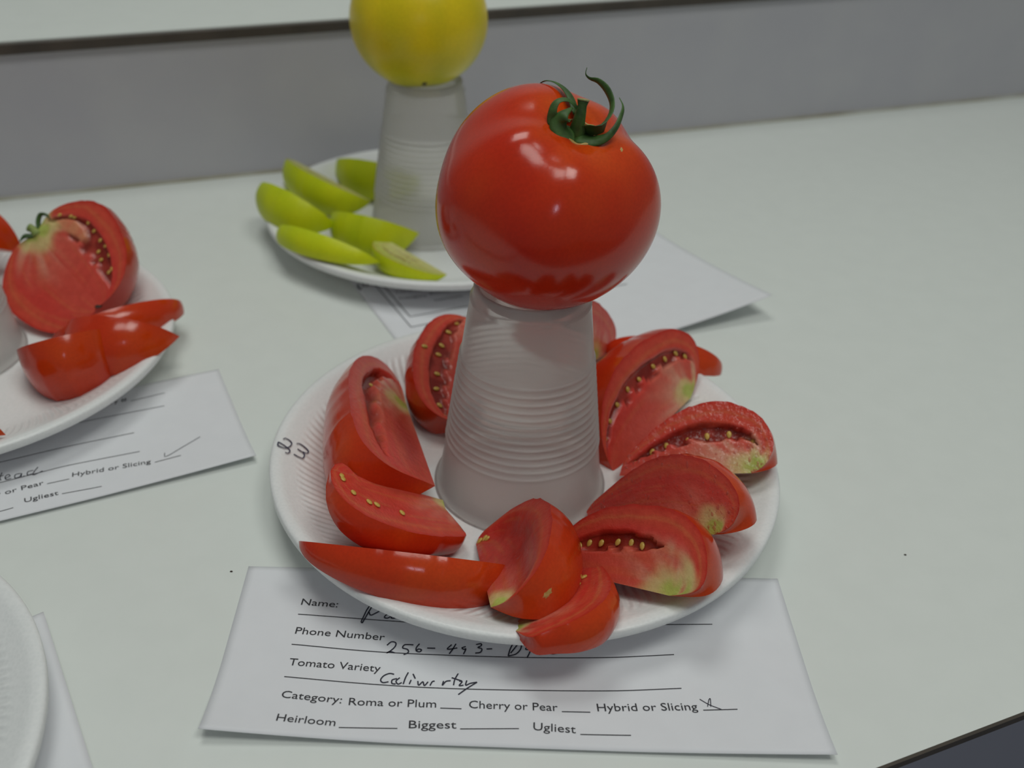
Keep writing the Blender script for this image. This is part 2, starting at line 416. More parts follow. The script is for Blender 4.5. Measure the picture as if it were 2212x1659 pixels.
    [[0.3016, 0.3413], [0.2959, 0.3221], [0.2996, 0.3061], [0.3056, 0.3149]],
    [[0.315, 0.3717], [0.3111, 0.3423], [0.3083, 0.307]],
    [[0.3208, 0.3309], [0.3183, 0.3081]],
    [[0.3231, 0.3642], [0.3275, 0.3388]],
    [[0.332, 0.3259], [0.3341, 0.3036], [0.3405, 0.3227], [0.3435, 0.3026], [0.3493, 0.3236]],
    [[0.3529, 0.3035], [0.3562, 0.3243], [0.3602, 0.3287]],
    [[0.375, 0.3302], [0.3735, 0.3076], [0.3791, 0.3286], [0.3869, 0.3334]],
    [[0.399, 0.3737], [0.3937, 0.3403], [0.3919, 0.3094]],
    [[0.3882, 0.35], [0.4058, 0.3333]],
    [[0.4011, 0.3328], [0.4059, 0.3292], [0.4014, 0.3084], [0.4086, 0.3111]],
    [[0.4137, 0.3371], [0.4123, 0.3115], [0.4201, 0.3224], [0.4311, 0.3296]],
    [[0.4311, 0.3296], [0.4156, 0.2966], [0.4004, 0.2598]]],
   0.05, 'handwriting'],
  ['front', [[[0.8021, 0.2743], [0.8164, 0.2462], [0.8348, 0.2233]], [[0.8126, 0.2361], [0.8176, 0.2732], [0.8201, 0.2759], [0.818, 0.2366]]],
   0.03, 'check_mark'],
  ['left',
   [[[0.5074, 0.422], [0.5028, 0.3793], [0.5043, 0.3547]],
    [[0.499, 0.393], [0.5101, 0.3942]],
    [[0.5124, 0.3649], [0.5216, 0.3738], [0.5188, 0.3923], [0.513, 0.3795], [0.5141, 0.3515], [0.524, 0.352]],
    [[0.5424, 0.3779], [0.5324, 0.3773], [0.5307, 0.3485], [0.5398, 0.3498], [0.544, 0.3762], [0.5425, 0.3431], [0.5489, 0.3475]],
    [[0.5665, 0.3786], [0.5564, 0.378], [0.5546, 0.349], [0.5638, 0.3504]],
    [[0.576, 0.3995], [0.5678, 0.3655], [0.5655, 0.3368], [0.5841, 0.3553]]],
   0.04, 'handwriting'],
  ['left', [[[0.9058, 0.3362], [0.8672, 0.2804], [0.8259, 0.2215], [0.8248, 0.2598]]], 0.03, 'check_mark'],
  ['back',
   [[[0.0048, 0.6861], [0.0078, 0.6723], [0.0079, 0.6437]],
    [[0.0134, 0.6931], [0.0107, 0.6746], [0.0044, 0.6638], [0.009, 0.656], [0.0172, 0.6662]],
    [[0.0265, 0.6923], [0.0237, 0.6738], [0.0284, 0.6787]],
    [[0.0384, 0.6951], [0.0358, 0.6732], [0.027, 0.6695]],
    [[0.0501, 0.7013], [0.0471, 0.6859]]],
   0.07, 'handwriting']],
 'spec': [[-11.7, -6.75], [16.56, -3.59]],
 'sepal': [[[[1.026, -0.542, 17.234], [0.958, -0.415, 17.697], [0.707, 0.121, 18.054], [0.336, 0.796, 18.168], [-0.102, 1.341, 18.085], [-0.368, 1.566, 17.882]],
   [0.3, 0.34, 0.3, 0.22, 0.12, 0.04],
   None],
  [[[1.154, -0.789, 17.222],
    [1.071, -0.883, 17.805],
    [0.678, -1.001, 18.17],
    [0.286, -1.189, 18.158],
    [0.126, -1.382, 17.866],
    [0.201, -1.399, 17.478],
    [0.488, -1.327, 17.134]],
   [0.55, 0.5, 0.34, 0.3, 0.34, 0.46, 0.4],
   None],
  [[[1.332, -0.989, 17.011],
    [1.811, -1.038, 17.208],
    [2.143, -0.889, 17.615],
    [2.221, -0.582, 17.988],
    [2.044, -0.191, 18.306],
    [1.743, 0.174, 18.496],
    [1.444, 0.321, 18.537],
    [1.285, 0.409, 18.669],
    [1.322, 0.539, 18.866]],
   [0.95, 1, 0.55, 0.36, 0.36, 0.24, 0.12, 0.06, 0.04],
   [0.25, -0.35, 0.6]],
  [[[1.099, -1.206, 16.955],
    [1.622, -1.475, 16.91],
    [2.102, -1.513, 17.035],
    [2.432, -1.264, 17.32],
    [2.62, -0.875, 17.636],
    [2.678, -0.592, 17.882],
    [2.522, -0.324, 18.106]],
   [0.75, 0.5, 0.28, 0.24, 0.2, 0.17, 0.05],
   None],
  [[[0.957, -1.404, 17.017], [0.644, -1.584, 17.198], [0.426, -1.624, 17.5], [0.5, -1.59, 17.823], [0.82, -1.258, 17.963]],
   [0.9, 0.9, 0.75, 0.45, 0.1],
   None]],
 'stem': [[1.053, -0.971, 16.767], [1.096, -1.146, 17.408], [1.158, -1.154, 17.848], [1.199, -1.063, 18.168]],
 'yc': [-7.547, 26.1, 14.022],
 'yscar': [-6.977, 23.717, 10.86],
 'tscar': [2.71, -1.524, 16.716],
 'wscar': [0.861, -10.147, 3.122],
}
V = lambda *a: np.array(a, float)
scene = bpy.context.scene
for o in list(bpy.data.objects): bpy.data.objects.remove(o)
COL = scene.collection

# ------------------------------------------------------------ camera
cm = DATA['cam']; CC = V(*cm['c']); CR = V(*cm['r']); CU = V(*cm['u']); CW = V(*cm['w'])
cam = bpy.data.cameras.new('camera'); camo = bpy.data.objects.new('camera', cam); COL.objects.link(camo)
M = Matrix.Identity(4)
for i in range(3):
    M[i][0] = CR[i]; M[i][1] = CU[i]; M[i][2] = -CW[i]; M[i][3] = CC[i]*SC
camo.matrix_world = M
cam.sensor_fit = 'HORIZONTAL'; cam.sensor_width = 36.0; cam.lens = cm['f']/2212*36
cam.clip_start = 0.01; cam.clip_end = 50
cam.dof.use_dof = True; cam.dof.focus_distance = 0.375; cam.dof.aperture_fstop = 9.0
scene.camera = camo

# ------------------------------------------------------------ world, lights, exposure
w = bpy.data.worlds.new('world'); scene.world = w; w.use_nodes = True
w.node_tree.nodes['Background'].inputs[0].default_value = (0.9, 0.94, 0.94, 1)
w.node_tree.nodes['Background'].inputs[1].default_value = 0.14
def area(name, loc, target, sx, sy, power, col):
    l = bpy.data.lights.new(name, 'AREA'); l.shape = 'RECTANGLE'; l.size = sx; l.size_y = sy
    l.energy = power; l.color = col
    o = bpy.data.objects.new(name, l); COL.objects.link(o); o.location = loc
    d = Vector(target)-Vector(loc); o.rotation_euler = d.to_track_quat('-Z', 'Y').to_euler(); return o
area('ceiling_panel_lamp', (0.60, -0.44, 1.75), (0.60, -0.44, 0), 0.58, 0.58, 7.4, (0.97, 1.0, 0.95))
area('ceiling_panel_lamp', (0.02, -0.56, 1.75), (0.02, -0.56, 0), 0.45, 0.45, 3.2, (0.97, 1.0, 0.95))
area('ceiling_panel_lamp', (-0.30, 0.36, 1.75), (-0.30, 0.36, 0), 0.6, 0.6, 6.0, (0.97, 1.0, 0.95))
area('camera_assist_lamp', (0.03, -0.47, 0.36), (0.0, 0.0, 0.08), 0.035, 0.035, 0.06, (0.85, 0.8, 1.0))
vs = scene.view_settings
scene.cycles.diffuse_bounces = 8; scene.cycles.transmission_bounces = 12
vs.view_transform = 'Standard'; vs.look = 'None'; vs.exposure = 0.0; vs.gamma = 1.0; vs.use_curve_mapping = False

# ------------------------------------------------------------ helpers
def link(o, parent=None):
    COL.objects.link(o)
    if parent is not None: o.parent = parent
    return o
def tag(o, label=None, cat=None, group=None, kind=None):
    if label: o['label'] = label
    if cat: o['category'] = cat
    if group: o['group'] = group
    if kind: o['kind'] = kind
    return o
def empty(name, loc, label, cat, group=None):
    o = bpy.data.objects.new(name, None); o.empty_display_size = 0.01; COL.objects.link(o)
    o.location = [c*SC for c in loc]; o.matrix_world = Matrix.Translation([c*SC for c in loc])
    return tag(o, label, cat, group)
def mesh(name, verts, faces, mat, parent=None, smooth=True, cols=None, origin=None):
    """verts in world centimetres; origin = the parent's place (world cm)"""
    verts = np.asarray(verts, float)
    org = V(*origin) if origin is not None else V(0, 0, 0)
    me = bpy.data.meshes.new(name)
    me.from_pydata(((verts-org)*SC).tolist(), [], [tuple(f) for f in faces])
    if smooth: me.polygons.foreach_set('use_smooth', [True]*len(me.polygons))
    if cols is not None:
        at = me.color_attributes.new('tint', 'FLOAT_COLOR', 'POINT')
        c4 = np.ones((len(verts), 4)); c4[:, :3] = cols
        at.data.foreach_set('color', c4.ravel())
    me.materials.append(mat); me.update()
    o = bpy.data.objects.new(name, me); link(o, parent)
    return o
def grid_faces(n, m, wrap=False, off=0, flip=False):
    F = []
    for i in range(n-1):
        for j in range(m if wrap else m-1):
            a = off+i*m+j; b = off+i*m+(j+1) % m; c = off+(i+1)*m+(j+1) % m; d = off+(i+1)*m+j
            F.append((d, c, b, a) if flip else (a, b, c, d))
    return F
def lathe(prof, n=96, center=(0, 0, 0)):
    """profile of (r, z); returns verts, faces (closed at r=0 ends by fans)"""
    vs_ = []; a = np.linspace(0, 2*np.pi, n, endpoint=False)
    for r, z in prof:
        r = max(r, 1e-4)
        vs_.append(np.stack([center[0]+r*np.cos(a), center[1]+r*np.sin(a), np.full(n, center[2]+z)], 1))
    return np.concatenate(vs_), grid_faces(len(prof), n, True)
def box(x0, y0, z0, x1, y1, z1):
    v = [(x, y, z) for z in (z0, z1) for y in (y0, y1) for x in (x0, x1)]
    return v, [(0, 2, 3, 1), (4, 5, 7, 6), (0, 1, 5, 4), (2, 6, 7, 3), (0, 4, 6, 2), (1, 3, 7, 5)]
def tube(pts, radii, n=8, flat=None):
    """tube or flattened ribbon along pts (cm); radii per point; flat = (ratio) flattening"""
    pts = np.asarray(pts, float); N = len(pts); vs_ = []
    tang = np.gradient(pts, axis=0); tang /= np.linalg.norm(tang, axis=1)[:, None]+1e-9
    ref = V(0, 0, 1) if abs(tang[0][2]) < .9 else V(1, 0, 0)
    u = np.cross(tang[0], ref); u /= np.linalg.norm(u)
    for i in range(N):
        u = u-tang[i]*(u@tang[i]); u /= np.linalg.norm(u)+1e-9
        v = np.cross(tang[i], u)
        for k in range(n):
            t = 2*np.pi*k/n
            vs_.append(pts[i]+radii[i]*(np.cos(t)*u+np.sin(t)*v*(flat or 1)))
    F = grid_faces(N, n, True)
    F.append(tuple(range(n))[::-1]); F.append(tuple(range((N-1)*n, N*n)))
    return np.array(vs_), F
def spline(pts, n):
    pts = np.asarray(pts, float); P_ = np.vstack([2*pts[0]-pts[1], pts, 2*pts[-1]-pts[-2]]); out = []
    m = len(pts)-1
    for q in np.linspace(0, m, n):
        i = min(int(q), m-1); t = q-i; p0, p1, p2, p3 = P_[i:i+4]
        out.append(.5*((2*p1)+(-p0+p2)*t+(2*p0-5*p1+4*p2-p3)*t*t+(-p0+3*p1-3*p2+p3)*t**3))
    return np.array(out)
rngs = np.random.default_rng(7)
class Noise:
    """smooth 2-D value noise"""
    def __init__(s, seed): s.g = np.random.default_rng(seed).random((64, 64))
    def __call__(s, x, y):
        x = np.asarray(x, float); y = np.asarray(y, float)
        xi = np.floor(x).astype(int); yi = np.floor(y).astype(int); fx = x-xi; fy = y-yi
        fx = fx*fx*(3-2*fx); fy = fy*fy*(3-2*fy); g = s.g
        a = g[xi % 64, yi % 64]; b = g[(xi+1) % 64, yi % 64]; c = g[xi % 64, (yi+1) % 64]; d = g[(xi+1) % 64, (yi+1) % 64]
        return (a*(1-fx)+b*fx)*(1-fy)+(c*(1-fx)+d*fx)*fy
def sstep(a, b, x):
    t = np.clip((x-a)/(b-a+1e-12), 0, 1); return t*t*(3-2*t)

# ------------------------------------------------------------ materials
def mat(name, col=(.8, .8, .8), rough=.5, **k):
    m = bpy.data.materials.new(name); m.use_nodes = True
    b = m.node_tree.nodes['Principled BSDF']
    b.inputs['Base Color'].default_value = (*col, 1); b.inputs['Roughness'].default_value = rough
    for kk, v in k.items():
        b.inputs[kk].default_value = v
    return m, m.node_tree, b
def noise_node(nt, scale, detail=3, rough=.5, coord='Object'):
    tc = nt.nodes.new('ShaderNodeTexCoord'); n = nt.nodes.new('ShaderNodeTexNoise')
    n.inputs['Scale'].default_value = scale; n.inputs['Detail'].default_value = detail; n.inputs['Roughness'].default_value = rough
    nt.links.new(tc.outputs[coord], n.inputs['Vector']); return n
def bump(nt, b, src, strength, dist):
    bp = nt.nodes.new('ShaderNodeBump'); bp.inputs['Strength'].default_value = strength; bp.inputs['Distance'].default_value = dist
    nt.links.new(src, bp.inputs['Height']); nt.links.new(bp.outputs[0], b.inputs['Normal']); nt.links.new(bp.outputs[0], b.inputs['Coat Normal']); return bp
def ramp(nt, src, stops):
    r = nt.nodes.new('ShaderNodeValToRGB'); e = r.color_ramp.elements
    while len(e) < len(stops): e.new(.5)
    for i, (p_, c) in enumerate(stops): e[i].position = p_; e[i].color = (*c, 1)
    nt.links.new(src, r.inputs[0]); return r
def mottled(name, c0, c1, scale, rough, bumps=0, **k):
    m, nt, b = mat(name, c0, rough, **k)
    n = noise_node(nt, scale); r = ramp(nt, n.outputs[0], [(.35, c0), (.65, c1)])
    nt.links.new(r.outputs[0], b.inputs['Base Color'])
    if bumps: bump(nt, b, n.outputs[0], bumps, .001)
    return m
M_TABLE = mottled('white_laminate', (.735, .77, .735), (.75, .785, .75), 60, .38)
M_SPLASH = mottled('grey_laminate', (.475, .47, .51), (.50, .495, .525), 18, .5)
M_FASCIA = mottled('blue_grey_laminate', (.26, .27, .33), (.28, .29, .35), 14, .5)
M_TRIM = mottled('dark_brown_edge', (.055, .045, .036), (.075, .06, .046), 40, .5)
M_FLOOR = mottled('dark_floor', (.22, .235, .29), (.26, .275, .33), 8, .6)
M_PAPER = mottled('white_paper', (.76, .77, .80), (.775, .785, .815), 90, .8)
M_INK = mat('printed_ink', (.03, .03, .035), .7)[0]
M_PEN = mat('pen_ink', (.018, .018, .035), .6)[0]
M_PENB = mat('blue_black_pen_ink', (.02, .022, .06), .6)[0]

def plate_material(pink_tint=0):
    m, nt, b = mat('white_foam' if not pink_tint else 'juice_and_bleed_foam', (.80, .82, .815), .36)
    b.inputs['Subsurface Weight'].default_value = .0
    N = nt.nodes.new; L = nt.links.new
    tc = N('ShaderNodeTexCoord'); sp = N('ShaderNodeSeparateXYZ'); L(tc.outputs['Object'], sp.inputs[0])
    def mth(op, a, c=None, d=None):
        n = N('ShaderNodeMath'); n.operation = op
        for i, q in enumerate((a, c, d)):
            if q is None: continue
            if isinstance(q, (int, float)): n.inputs[i].default_value = q
            else: L(q, n.inputs[i])
        return n.outputs[0]
    x, y = sp.outputs[0], sp.outputs[1]
    ang = mth('ARCTAN2', y, x); r = mth('SQRT', mth('ADD', mth('MULTIPLY', x, x), mth('MULTIPLY', y, y)))
    ph = mth('ADD', mth('MULTIPLY', ang, 150.0), mth('MULTIPLY', r, 700.0))
    s = mth('SINE', ph)
    a0 = N('ShaderNodeMapRange'); a0.interpolation_type = 'SMOOTHSTEP'
    a0.inputs[1].default_value = .078; a0.inputs[2].default_value = .084; L(r, a0.inputs[0])
    a1 = N('ShaderNodeMapRange'); a1.interpolation_type = 'SMOOTHSTEP'
    a1.inputs[1].default_value = .098; a1.inputs[2].default_value = .1025; a1.inputs[3].default_value = 1; a1.inputs[4].default_value = 0; L(r, a1.inputs[0])
    fl = mth('MULTIPLY', mth('MULTIPLY', s, a0.outputs[0]), a1.outputs[0])
    vo = N('ShaderNodeTexVoronoi'); vo.inputs['Scale'].default_value = 700; L(tc.outputs['Object'], vo.inputs['Vector'])
    h = mth('ADD', mth('MULTIPLY', fl, 1.1), mth('MULTIPLY', vo.outputs[0], .22))
    bump(nt, b, h, .5, .0006)
    rp = ramp(nt, vo.outputs[0], [(.2, (.79, .81, .805)), (.8, (.83, .845, .84))]); L(rp.outputs[0], b.inputs['Base Color'])
    if pink_tint:  # pink blotches paint juice stains plus some bounced red light from the wedges
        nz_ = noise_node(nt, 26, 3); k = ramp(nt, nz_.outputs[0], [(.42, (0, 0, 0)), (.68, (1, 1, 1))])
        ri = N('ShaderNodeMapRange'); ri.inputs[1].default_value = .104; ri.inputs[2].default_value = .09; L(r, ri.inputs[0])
        mx = N('ShaderNodeMix'); mx.data_type = 'RGBA'; L(mth('MULTIPLY', mth('MULTIPLY', k.outputs[0], ri.outputs[0]), pink_tint), mx.inputs[0])
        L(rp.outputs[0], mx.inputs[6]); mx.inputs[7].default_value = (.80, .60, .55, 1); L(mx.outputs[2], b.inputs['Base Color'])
    return m
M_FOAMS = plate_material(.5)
M_FOAM = plate_material()

def cup_material(name, tint):
    m = bpy.data.materials.new(name); m.use_nodes = True; nt = m.node_tree; nt.nodes.clear()
    N = nt.nodes.new; L = nt.links.new
    out = N('ShaderNodeOutputMaterial'); df = N('ShaderNodeBsdfDiffuse'); tr = N('ShaderNodeBsdfTranslucent')
    rf = N('ShaderNodeBsdfRefraction'); gl = N('ShaderNodeBsdfGlossy'); fr = N('ShaderNodeFresnel')
    df.inputs[0].default_value = (*tint, 1); tr.inputs[0].default_value = (.99, .98, .96, 1)
    rf.inputs[0].default_value = (.99, .985, .97, 1); rf.inputs['Roughness'].default_value = .45; rf.inputs['IOR'].default_value = 1.06
    gl.inputs['Roughness'].default_value = .32; fr.inputs[0].default_value = 1.3
    m1 = N('ShaderNodeMixShader'); m1.inputs[0].default_value = .62; L(df.outputs[0], m1.inputs[1]); L(tr.outputs[0], m1.inputs[2])
    m2 = N('ShaderNodeMixShader'); m2.inputs[0].default_value = .5; L(m1.outputs[0], m2.inputs[1]); L(rf.outputs[0], m2.inputs[2])
    m3 = N('ShaderNodeMixShader'); L(fr.outputs[0], m3.inputs[0]); L(m2.outputs[0], m3.inputs[1]); L(gl.outputs[0], m3.inputs[2])
    L(m3.outputs[0], out.inputs[0]); return m
M_CUP = cup_material('frosted_clear_plastic', (.99, .965, .94))

def skin_material(name, c0, c1, c2, rough=.17, spec=.46):
    """tomato skin: soft blotches and very fine freckles"""
    m, nt, b = mat(name, c0, rough)
    n = noise_node(nt, 28, 2); f = noise_node(nt, 900, 2)
    r = ramp(nt, n.outputs[0], [(.3, c0), (.55, c1), (.75, c2)])
    mx = nt.nodes.new('ShaderNodeMix'); mx.data_type = 'RGBA'; mx.blend_type = 'MULTIPLY'; mx.inputs[0].default_value = .35
    r2 = ramp(nt, f.outputs[0], [(.35, (.75, .75, .75)), (.65, (1, 1, 1))])
    nt.links.new(r.outputs[0], mx.inputs[6]); nt.links.new(r2.outputs[0], mx.inputs[7])
    at = nt.nodes.new('ShaderNodeVertexColor'); at.layer_name = 'tint'
    mm = nt.nodes.new('ShaderNodeMix'); mm.data_type = 'RGBA'; mm.blend_type = 'MULTIPLY'; mm.inputs[0].default_value = 1
    nt.links.new(mx.outputs[2], mm.inputs[6]); nt.links.new(at.outputs[0], mm.inputs[7])
    nt.links.new(mm.outputs[2], b.inputs['Base Color'])
    b.inputs['Specular IOR Level'].default_value = spec
    b.inputs['Subsurface Weight'].default_value = .12; b.inputs['Subsurface Radius'].default_value = (.006, .0015, .0006); b.inputs['Subsurface Scale'].default_value = 1
    bump(nt, b, f.outputs[0], .05, .0004)
    return m
M_SKIN = skin_material('red_tomato_skin', (.54, .020, .004), (.60, .034, .005), (.64, .055, .007))
M_YSKIN = skin_material('yellow_tomato_skin', (.74, .60, .010), (.80, .62, .012), (.76, .62, .012), .3, .35)
M_GSKIN = skin_material('yellow_green_skin', (.52, .49, .009), (.62, .54, .009), (.68, .56, .011), .4, .3)
def flesh_material(name, rough, wet):
    m, nt, b = mat(name, (.6, .1, .06), rough)
    at = nt.nodes.new('ShaderNodeVertexColor'); at.layer_name = 'tint'
    f = noise_node(nt, 260, 4, .6); g = noise_node(nt, 900, 2)
    r2 = ramp(nt, f.outputs[0], [(.3, (.90, .78, .76)), (.7, (1.10, 1.12, 1.12))])
    mm = nt.nodes.new('ShaderNodeMix'); mm.data_type = 'RGBA'; mm.blend_type = 'MULTIPLY'; mm.inputs[0].default_value = .8
    nt.links.new(at.outputs[0], mm.inputs[6]); nt.links.new(r2.outputs[0], mm.inputs[7]); nt.links.new(mm.outputs[2], b.inputs['Base Color'])
    b.inputs['Subsurface Weight'].default_value = .15; b.inputs['Subsurface Radius'].default_value = (.006, .002, .001); b.inputs['Subsurface Scale'].default_value = 1
    b.inputs['Coat Weight'].default_value = wet; b.inputs['Coat Roughness'].default_value = .05 if wet > .5 else .1; b.inputs['Specular IOR Level'].default_value = .3
    ad = nt.nodes.new('ShaderNodeMath'); ad.operation = 'MULTIPLY_ADD'; ad.inputs[1].default_value = .35
    nt.links.new(g.outputs[0], ad.inputs[0]); nt.links.new(f.outputs[0], ad.inputs[2])
    bump(nt, b, ad.outputs[0], .4, .0009)
    if wet > .5:
        h = noise_node(nt, 330, 3, .55); cb = nt.nodes.new('ShaderNodeBump'); cb.inputs['Strength'].default_value = .9; cb.inputs['Distance'].default_value = .0016
        nt.links.new(h.outputs[0], cb.inputs['Height']); nt.links.new(cb.outputs[0], b.inputs['Coat Normal'])
    return m
M_FLESH = flesh_material('tomato_flesh', .38, .35)
M_WET = flesh_material('wet_tomato_flesh', .26, .9)
M_GFLESH = flesh_material('green_tomato_flesh', .5, .1)
M_JUICE = mat('tomato_juice', (.64, .11, .075), .06, **{'Specular IOR Level': 1.0, 'Alpha': .35})[0]
M_SEED = mottled('tomato_seed', (.56, .36, .06), (.66, .47, .12), 500, .3)
M_SEPAL = mottled('green_sepal', (.026, .070, .012), (.06, .14, .026), 220, .55, .3)
M_STEMCUT = mottled('pale_cut_stem', (.20, .27, .06), (.40, .42, .20), 500, .7, .3)
M_CORK = mottled('corky_scar', (.42, .27, .06), (.60, .42, .16), 400, .7, .4)
M_SCAR = mottled('brown_scar', (.30, .09, .03), (.40, .15, .05), 500, .7)
M_GREENSTEM = mottled('fresh_green_stem', (.16, .24, .05), (.30, .36, .10), 300, .6)
M_BLACK = mat('black_scar', (.03, .02, .01), .7)[0]

# ------------------------------------------------------------ setting: counter, ledge, floor
bd = V(.914021, .405666, 0); bn = V(-.405666, .914021, 0)          # along the backsplash / into the wall
def slab(name, u0, u1, n0, n1, z0, z1, m, parent=None, bev=0, origin=None, rise=0):
    """box aligned with the counter: u along it, n towards the wall (cm)"""
    v, f = box(u0, n0, z0, u1, n1, z1)
    v = [bd*a[0]+bn*a[1]+V(0, 0, a[2]+rise*a[0]) for a in v]
    o = mesh(name, v, f, m, parent, smooth=False, origin=origin)
    if bev:
        md = o.modifiers.new('bevel', 'BEVEL'); md.width = bev*SC; md.segments = 3
    return o
NB, NF = 40.35, -18.25
org = bd*5+bn*10
ct = empty('countertop', org, 'long white laminate countertop with a grey backsplash and dark edge', 'countertop')
slab('worktop', -80, 100, NF+.12, NB, -3.8, 0, M_TABLE, ct, origin=org)
slab('front_edge_strip', -80, 100, NF, NF+.12, -.32, -.01, M_TRIM, ct, origin=org)['label'] = 'thin dark strip along the front edge'
slab('front_fascia', -80, 100, NF, NF+.12, -12, -.32, M_FASCIA, ct, origin=org)['label'] = 'blue grey laminate fascia under the edge'
slab('backsplash', -80, 100, NB, NB+1.6, -3.8, 10.1, M_SPLASH, ct, origin=org, rise=.016)['label'] = 'grey upright backsplash board'
pts = [bd*u+bn*(NB-.05)+V(0, 0, .05) for u in np.linspace(-80, 100, 40)]
cv, cf = tube(pts, [.16]*40, 8); M_CAULK = mottled('old_caulk', (.30, .27, .18), (.5, .5, .44), 12, .7)
mesh('caulk_bead', cv, cf, M_CAULK, ct, origin=org)
lg = empty('raised_ledge', bd*5+bn*60+V(0, 0, 10.25), 'raised white ledge with a dark brown front edge above the backsplash', 'ledge')
lorg = bd*5+bn*60+V(0, 0, 10.25)
slab('ledge_top', -80, 100, NB-.1, NB+32, 10.12, 10.95, M_TABLE, lg, origin=lorg, rise=.016)
slab('ledge_edge_strip', -80, 100, NB-.4, NB-.1, 10.12, 10.9, M_TRIM, lg, .18, origin=lorg, rise=.016)['label'] = 'dark brown rounded edge strip'
v, f = box(-300, -300, -92, 300, 135, -90); fl = mesh('floor', v, f, M_FLOOR, smooth=False); tag(fl, kind='structure')
v, f = box(-300, 135, -92, 300, 140, 160); wl = mesh('wall_back', v, f, M_TABLE, smooth=False); tag(wl, kind='structure')

# ------------------------------------------------------------ papers
def smooth_lift(s, t, a, b, mid):
    k = max(0, 1-t/.45)**2
    e = mid+(a-mid)*max(0, 1-s/.35)**1.5+(b-mid)*max(0, (s-.65)/.35)**1.5
    return .05+k*e
LIFT = {'front': lambda s, t: smooth_lift(s, t, .55, .35, .12), 'left': lambda s, t: smooth_lift(s, t, .3, .35, .15),
        'back': lambda s, t: 1.5*max(0, s-.35)**2/.42*max(0, 1-t)**1.5+.05, 'nearleft': lambda s, t: .05+.4*max(0, s-.6)**2/.16}
def paper_pt(pp, s, t):
    BL, BR, TR, TL = [V(*x) for x in DATA['papers'][pp]]
    X = (1-s)*(1-t)*BL+s*(1-t)*BR+s*t*TR+(1-s)*t*TL
    X[2] = LIFT[pp](min(max(s, 0), 1), min(max(t, 0), 1)); return X
def paper(pp, label, nx=64, ny=32):
    vs_ = []
    wob = Noise(len(pp))
    for lay in (0, -.012):
        for j in range(ny+1):
            for i in range(nx+1):
                s, t = i/nx, j/ny; q = paper_pt(pp, s, t)
                vs_.append(q+V(0, 0, lay))
    n1 = (nx+1)*(ny+1)
    F = grid_faces(ny+1, nx+1)+grid_faces(ny+1, nx+1, off=n1, flip=True)
    rim = [i for i in range(nx+1)]+[j*(nx+1)+nx for j in range(1, ny+1)]+[ny*(nx+1)+i for i in range(nx-1, -1, -1)]+[j*(nx+1) for j in range(ny-1, 0, -1)]
    for k in range(len(rim)):
        a, b = rim[k], rim[(k+1) % len(rim)]; F.append((b, a, a+n1, b+n1))
    me_o = np.mean([V(*x) for x in DATA['papers'][pp]], 0)*V(1, 1, 0)
    o = empty('entry_form', me_o, label, 'paper')
    mesh('sheet', vs_, F, M_PAPER, o, origin=me_o)
    return o, me_o
PAPERS = {}
PAPERS['front'] = paper('front', 'white printed entry form lying in front, under the plate of the red tomato')
PAPERS['left'] = paper('left', 'white printed entry form under the left plate, with a ticked line')
PAPERS['back'] = paper('back', 'white entry form with a printed double frame, under the plate of green wedges')
PAPERS['nearleft'] = paper('nearleft', 'blank looking strip of white form under the empty near left plate')
def ribbon(pp, pts, wd, lift=.018):
    """flat ink stroke following the sheet"""
    q = spline(pts, max(6, 5*len(pts))) if len(pts) > 2 else np.array([np.array(pts[0])*(1-k)+np.array(pts[1])*k for k in np.linspace(0, 1, 12)])
    X = np.array([paper_pt(pp, *a) for a in q]); return strip(X, wd, lift)
def strip(X, wd, lift):
    T_ = np.gradient(X, axis=0); T_[:, 2] = 0; T_ /= np.linalg.norm(T_, axis=1)[:, None]+1e-9
    S_ = np.stack([-T_[:, 1], T_[:, 0], 0*T_[:, 0]], 1)*wd/2
    vs_ = np.concatenate([X+S_, X-S_])+V(0, 0, lift); n = len(X)
    return vs_, [(n+i, n+i+1, i+1, i) for i in range(n-1)]
def join(parts):
    vs_, F, off = [], [], 0
    for v, f in parts:
        vs_.append(np.asarray(v)); F += [tuple(i+off for i in q) for q in f]; off += len(v)
    return np.concatenate(vs_), F
for ln in DATA['lines']:
    pp, pts, wd = ln[:3]; par, po = PAPERS[pp]
    if len(ln) == 3:
        v, f = ribbon(pp, pts, wd); mesh('printed_line', v, f, M_INK, par, False, origin=po)
    else:
        v, f = join([ribbon(pp, s, wd, .022) for s in pts]); mesh(ln[3], v, f, M_PEN, par, False, origin=po)
def text_mesh(s):
    c = bpy.data.curves.new('t', 'FONT'); c.body = s; c.size = 1; c.resolution_u = 3
    o = bpy.data.objects.new('t', c); COL.objects.link(o)
    dg = bpy.context.evaluated_depsgraph_get(); me = bpy.data.meshes.new_from_object(o.evaluated_get(dg))
    vs_ = np.array([v.co[:] for v in me.vertices]); F = [tuple(p.vertices) for p in me.polygons]
    bpy.data.objects.remove(o); bpy.data.curves.remove(c); bpy.data.meshes.remove(me); return vs_, F
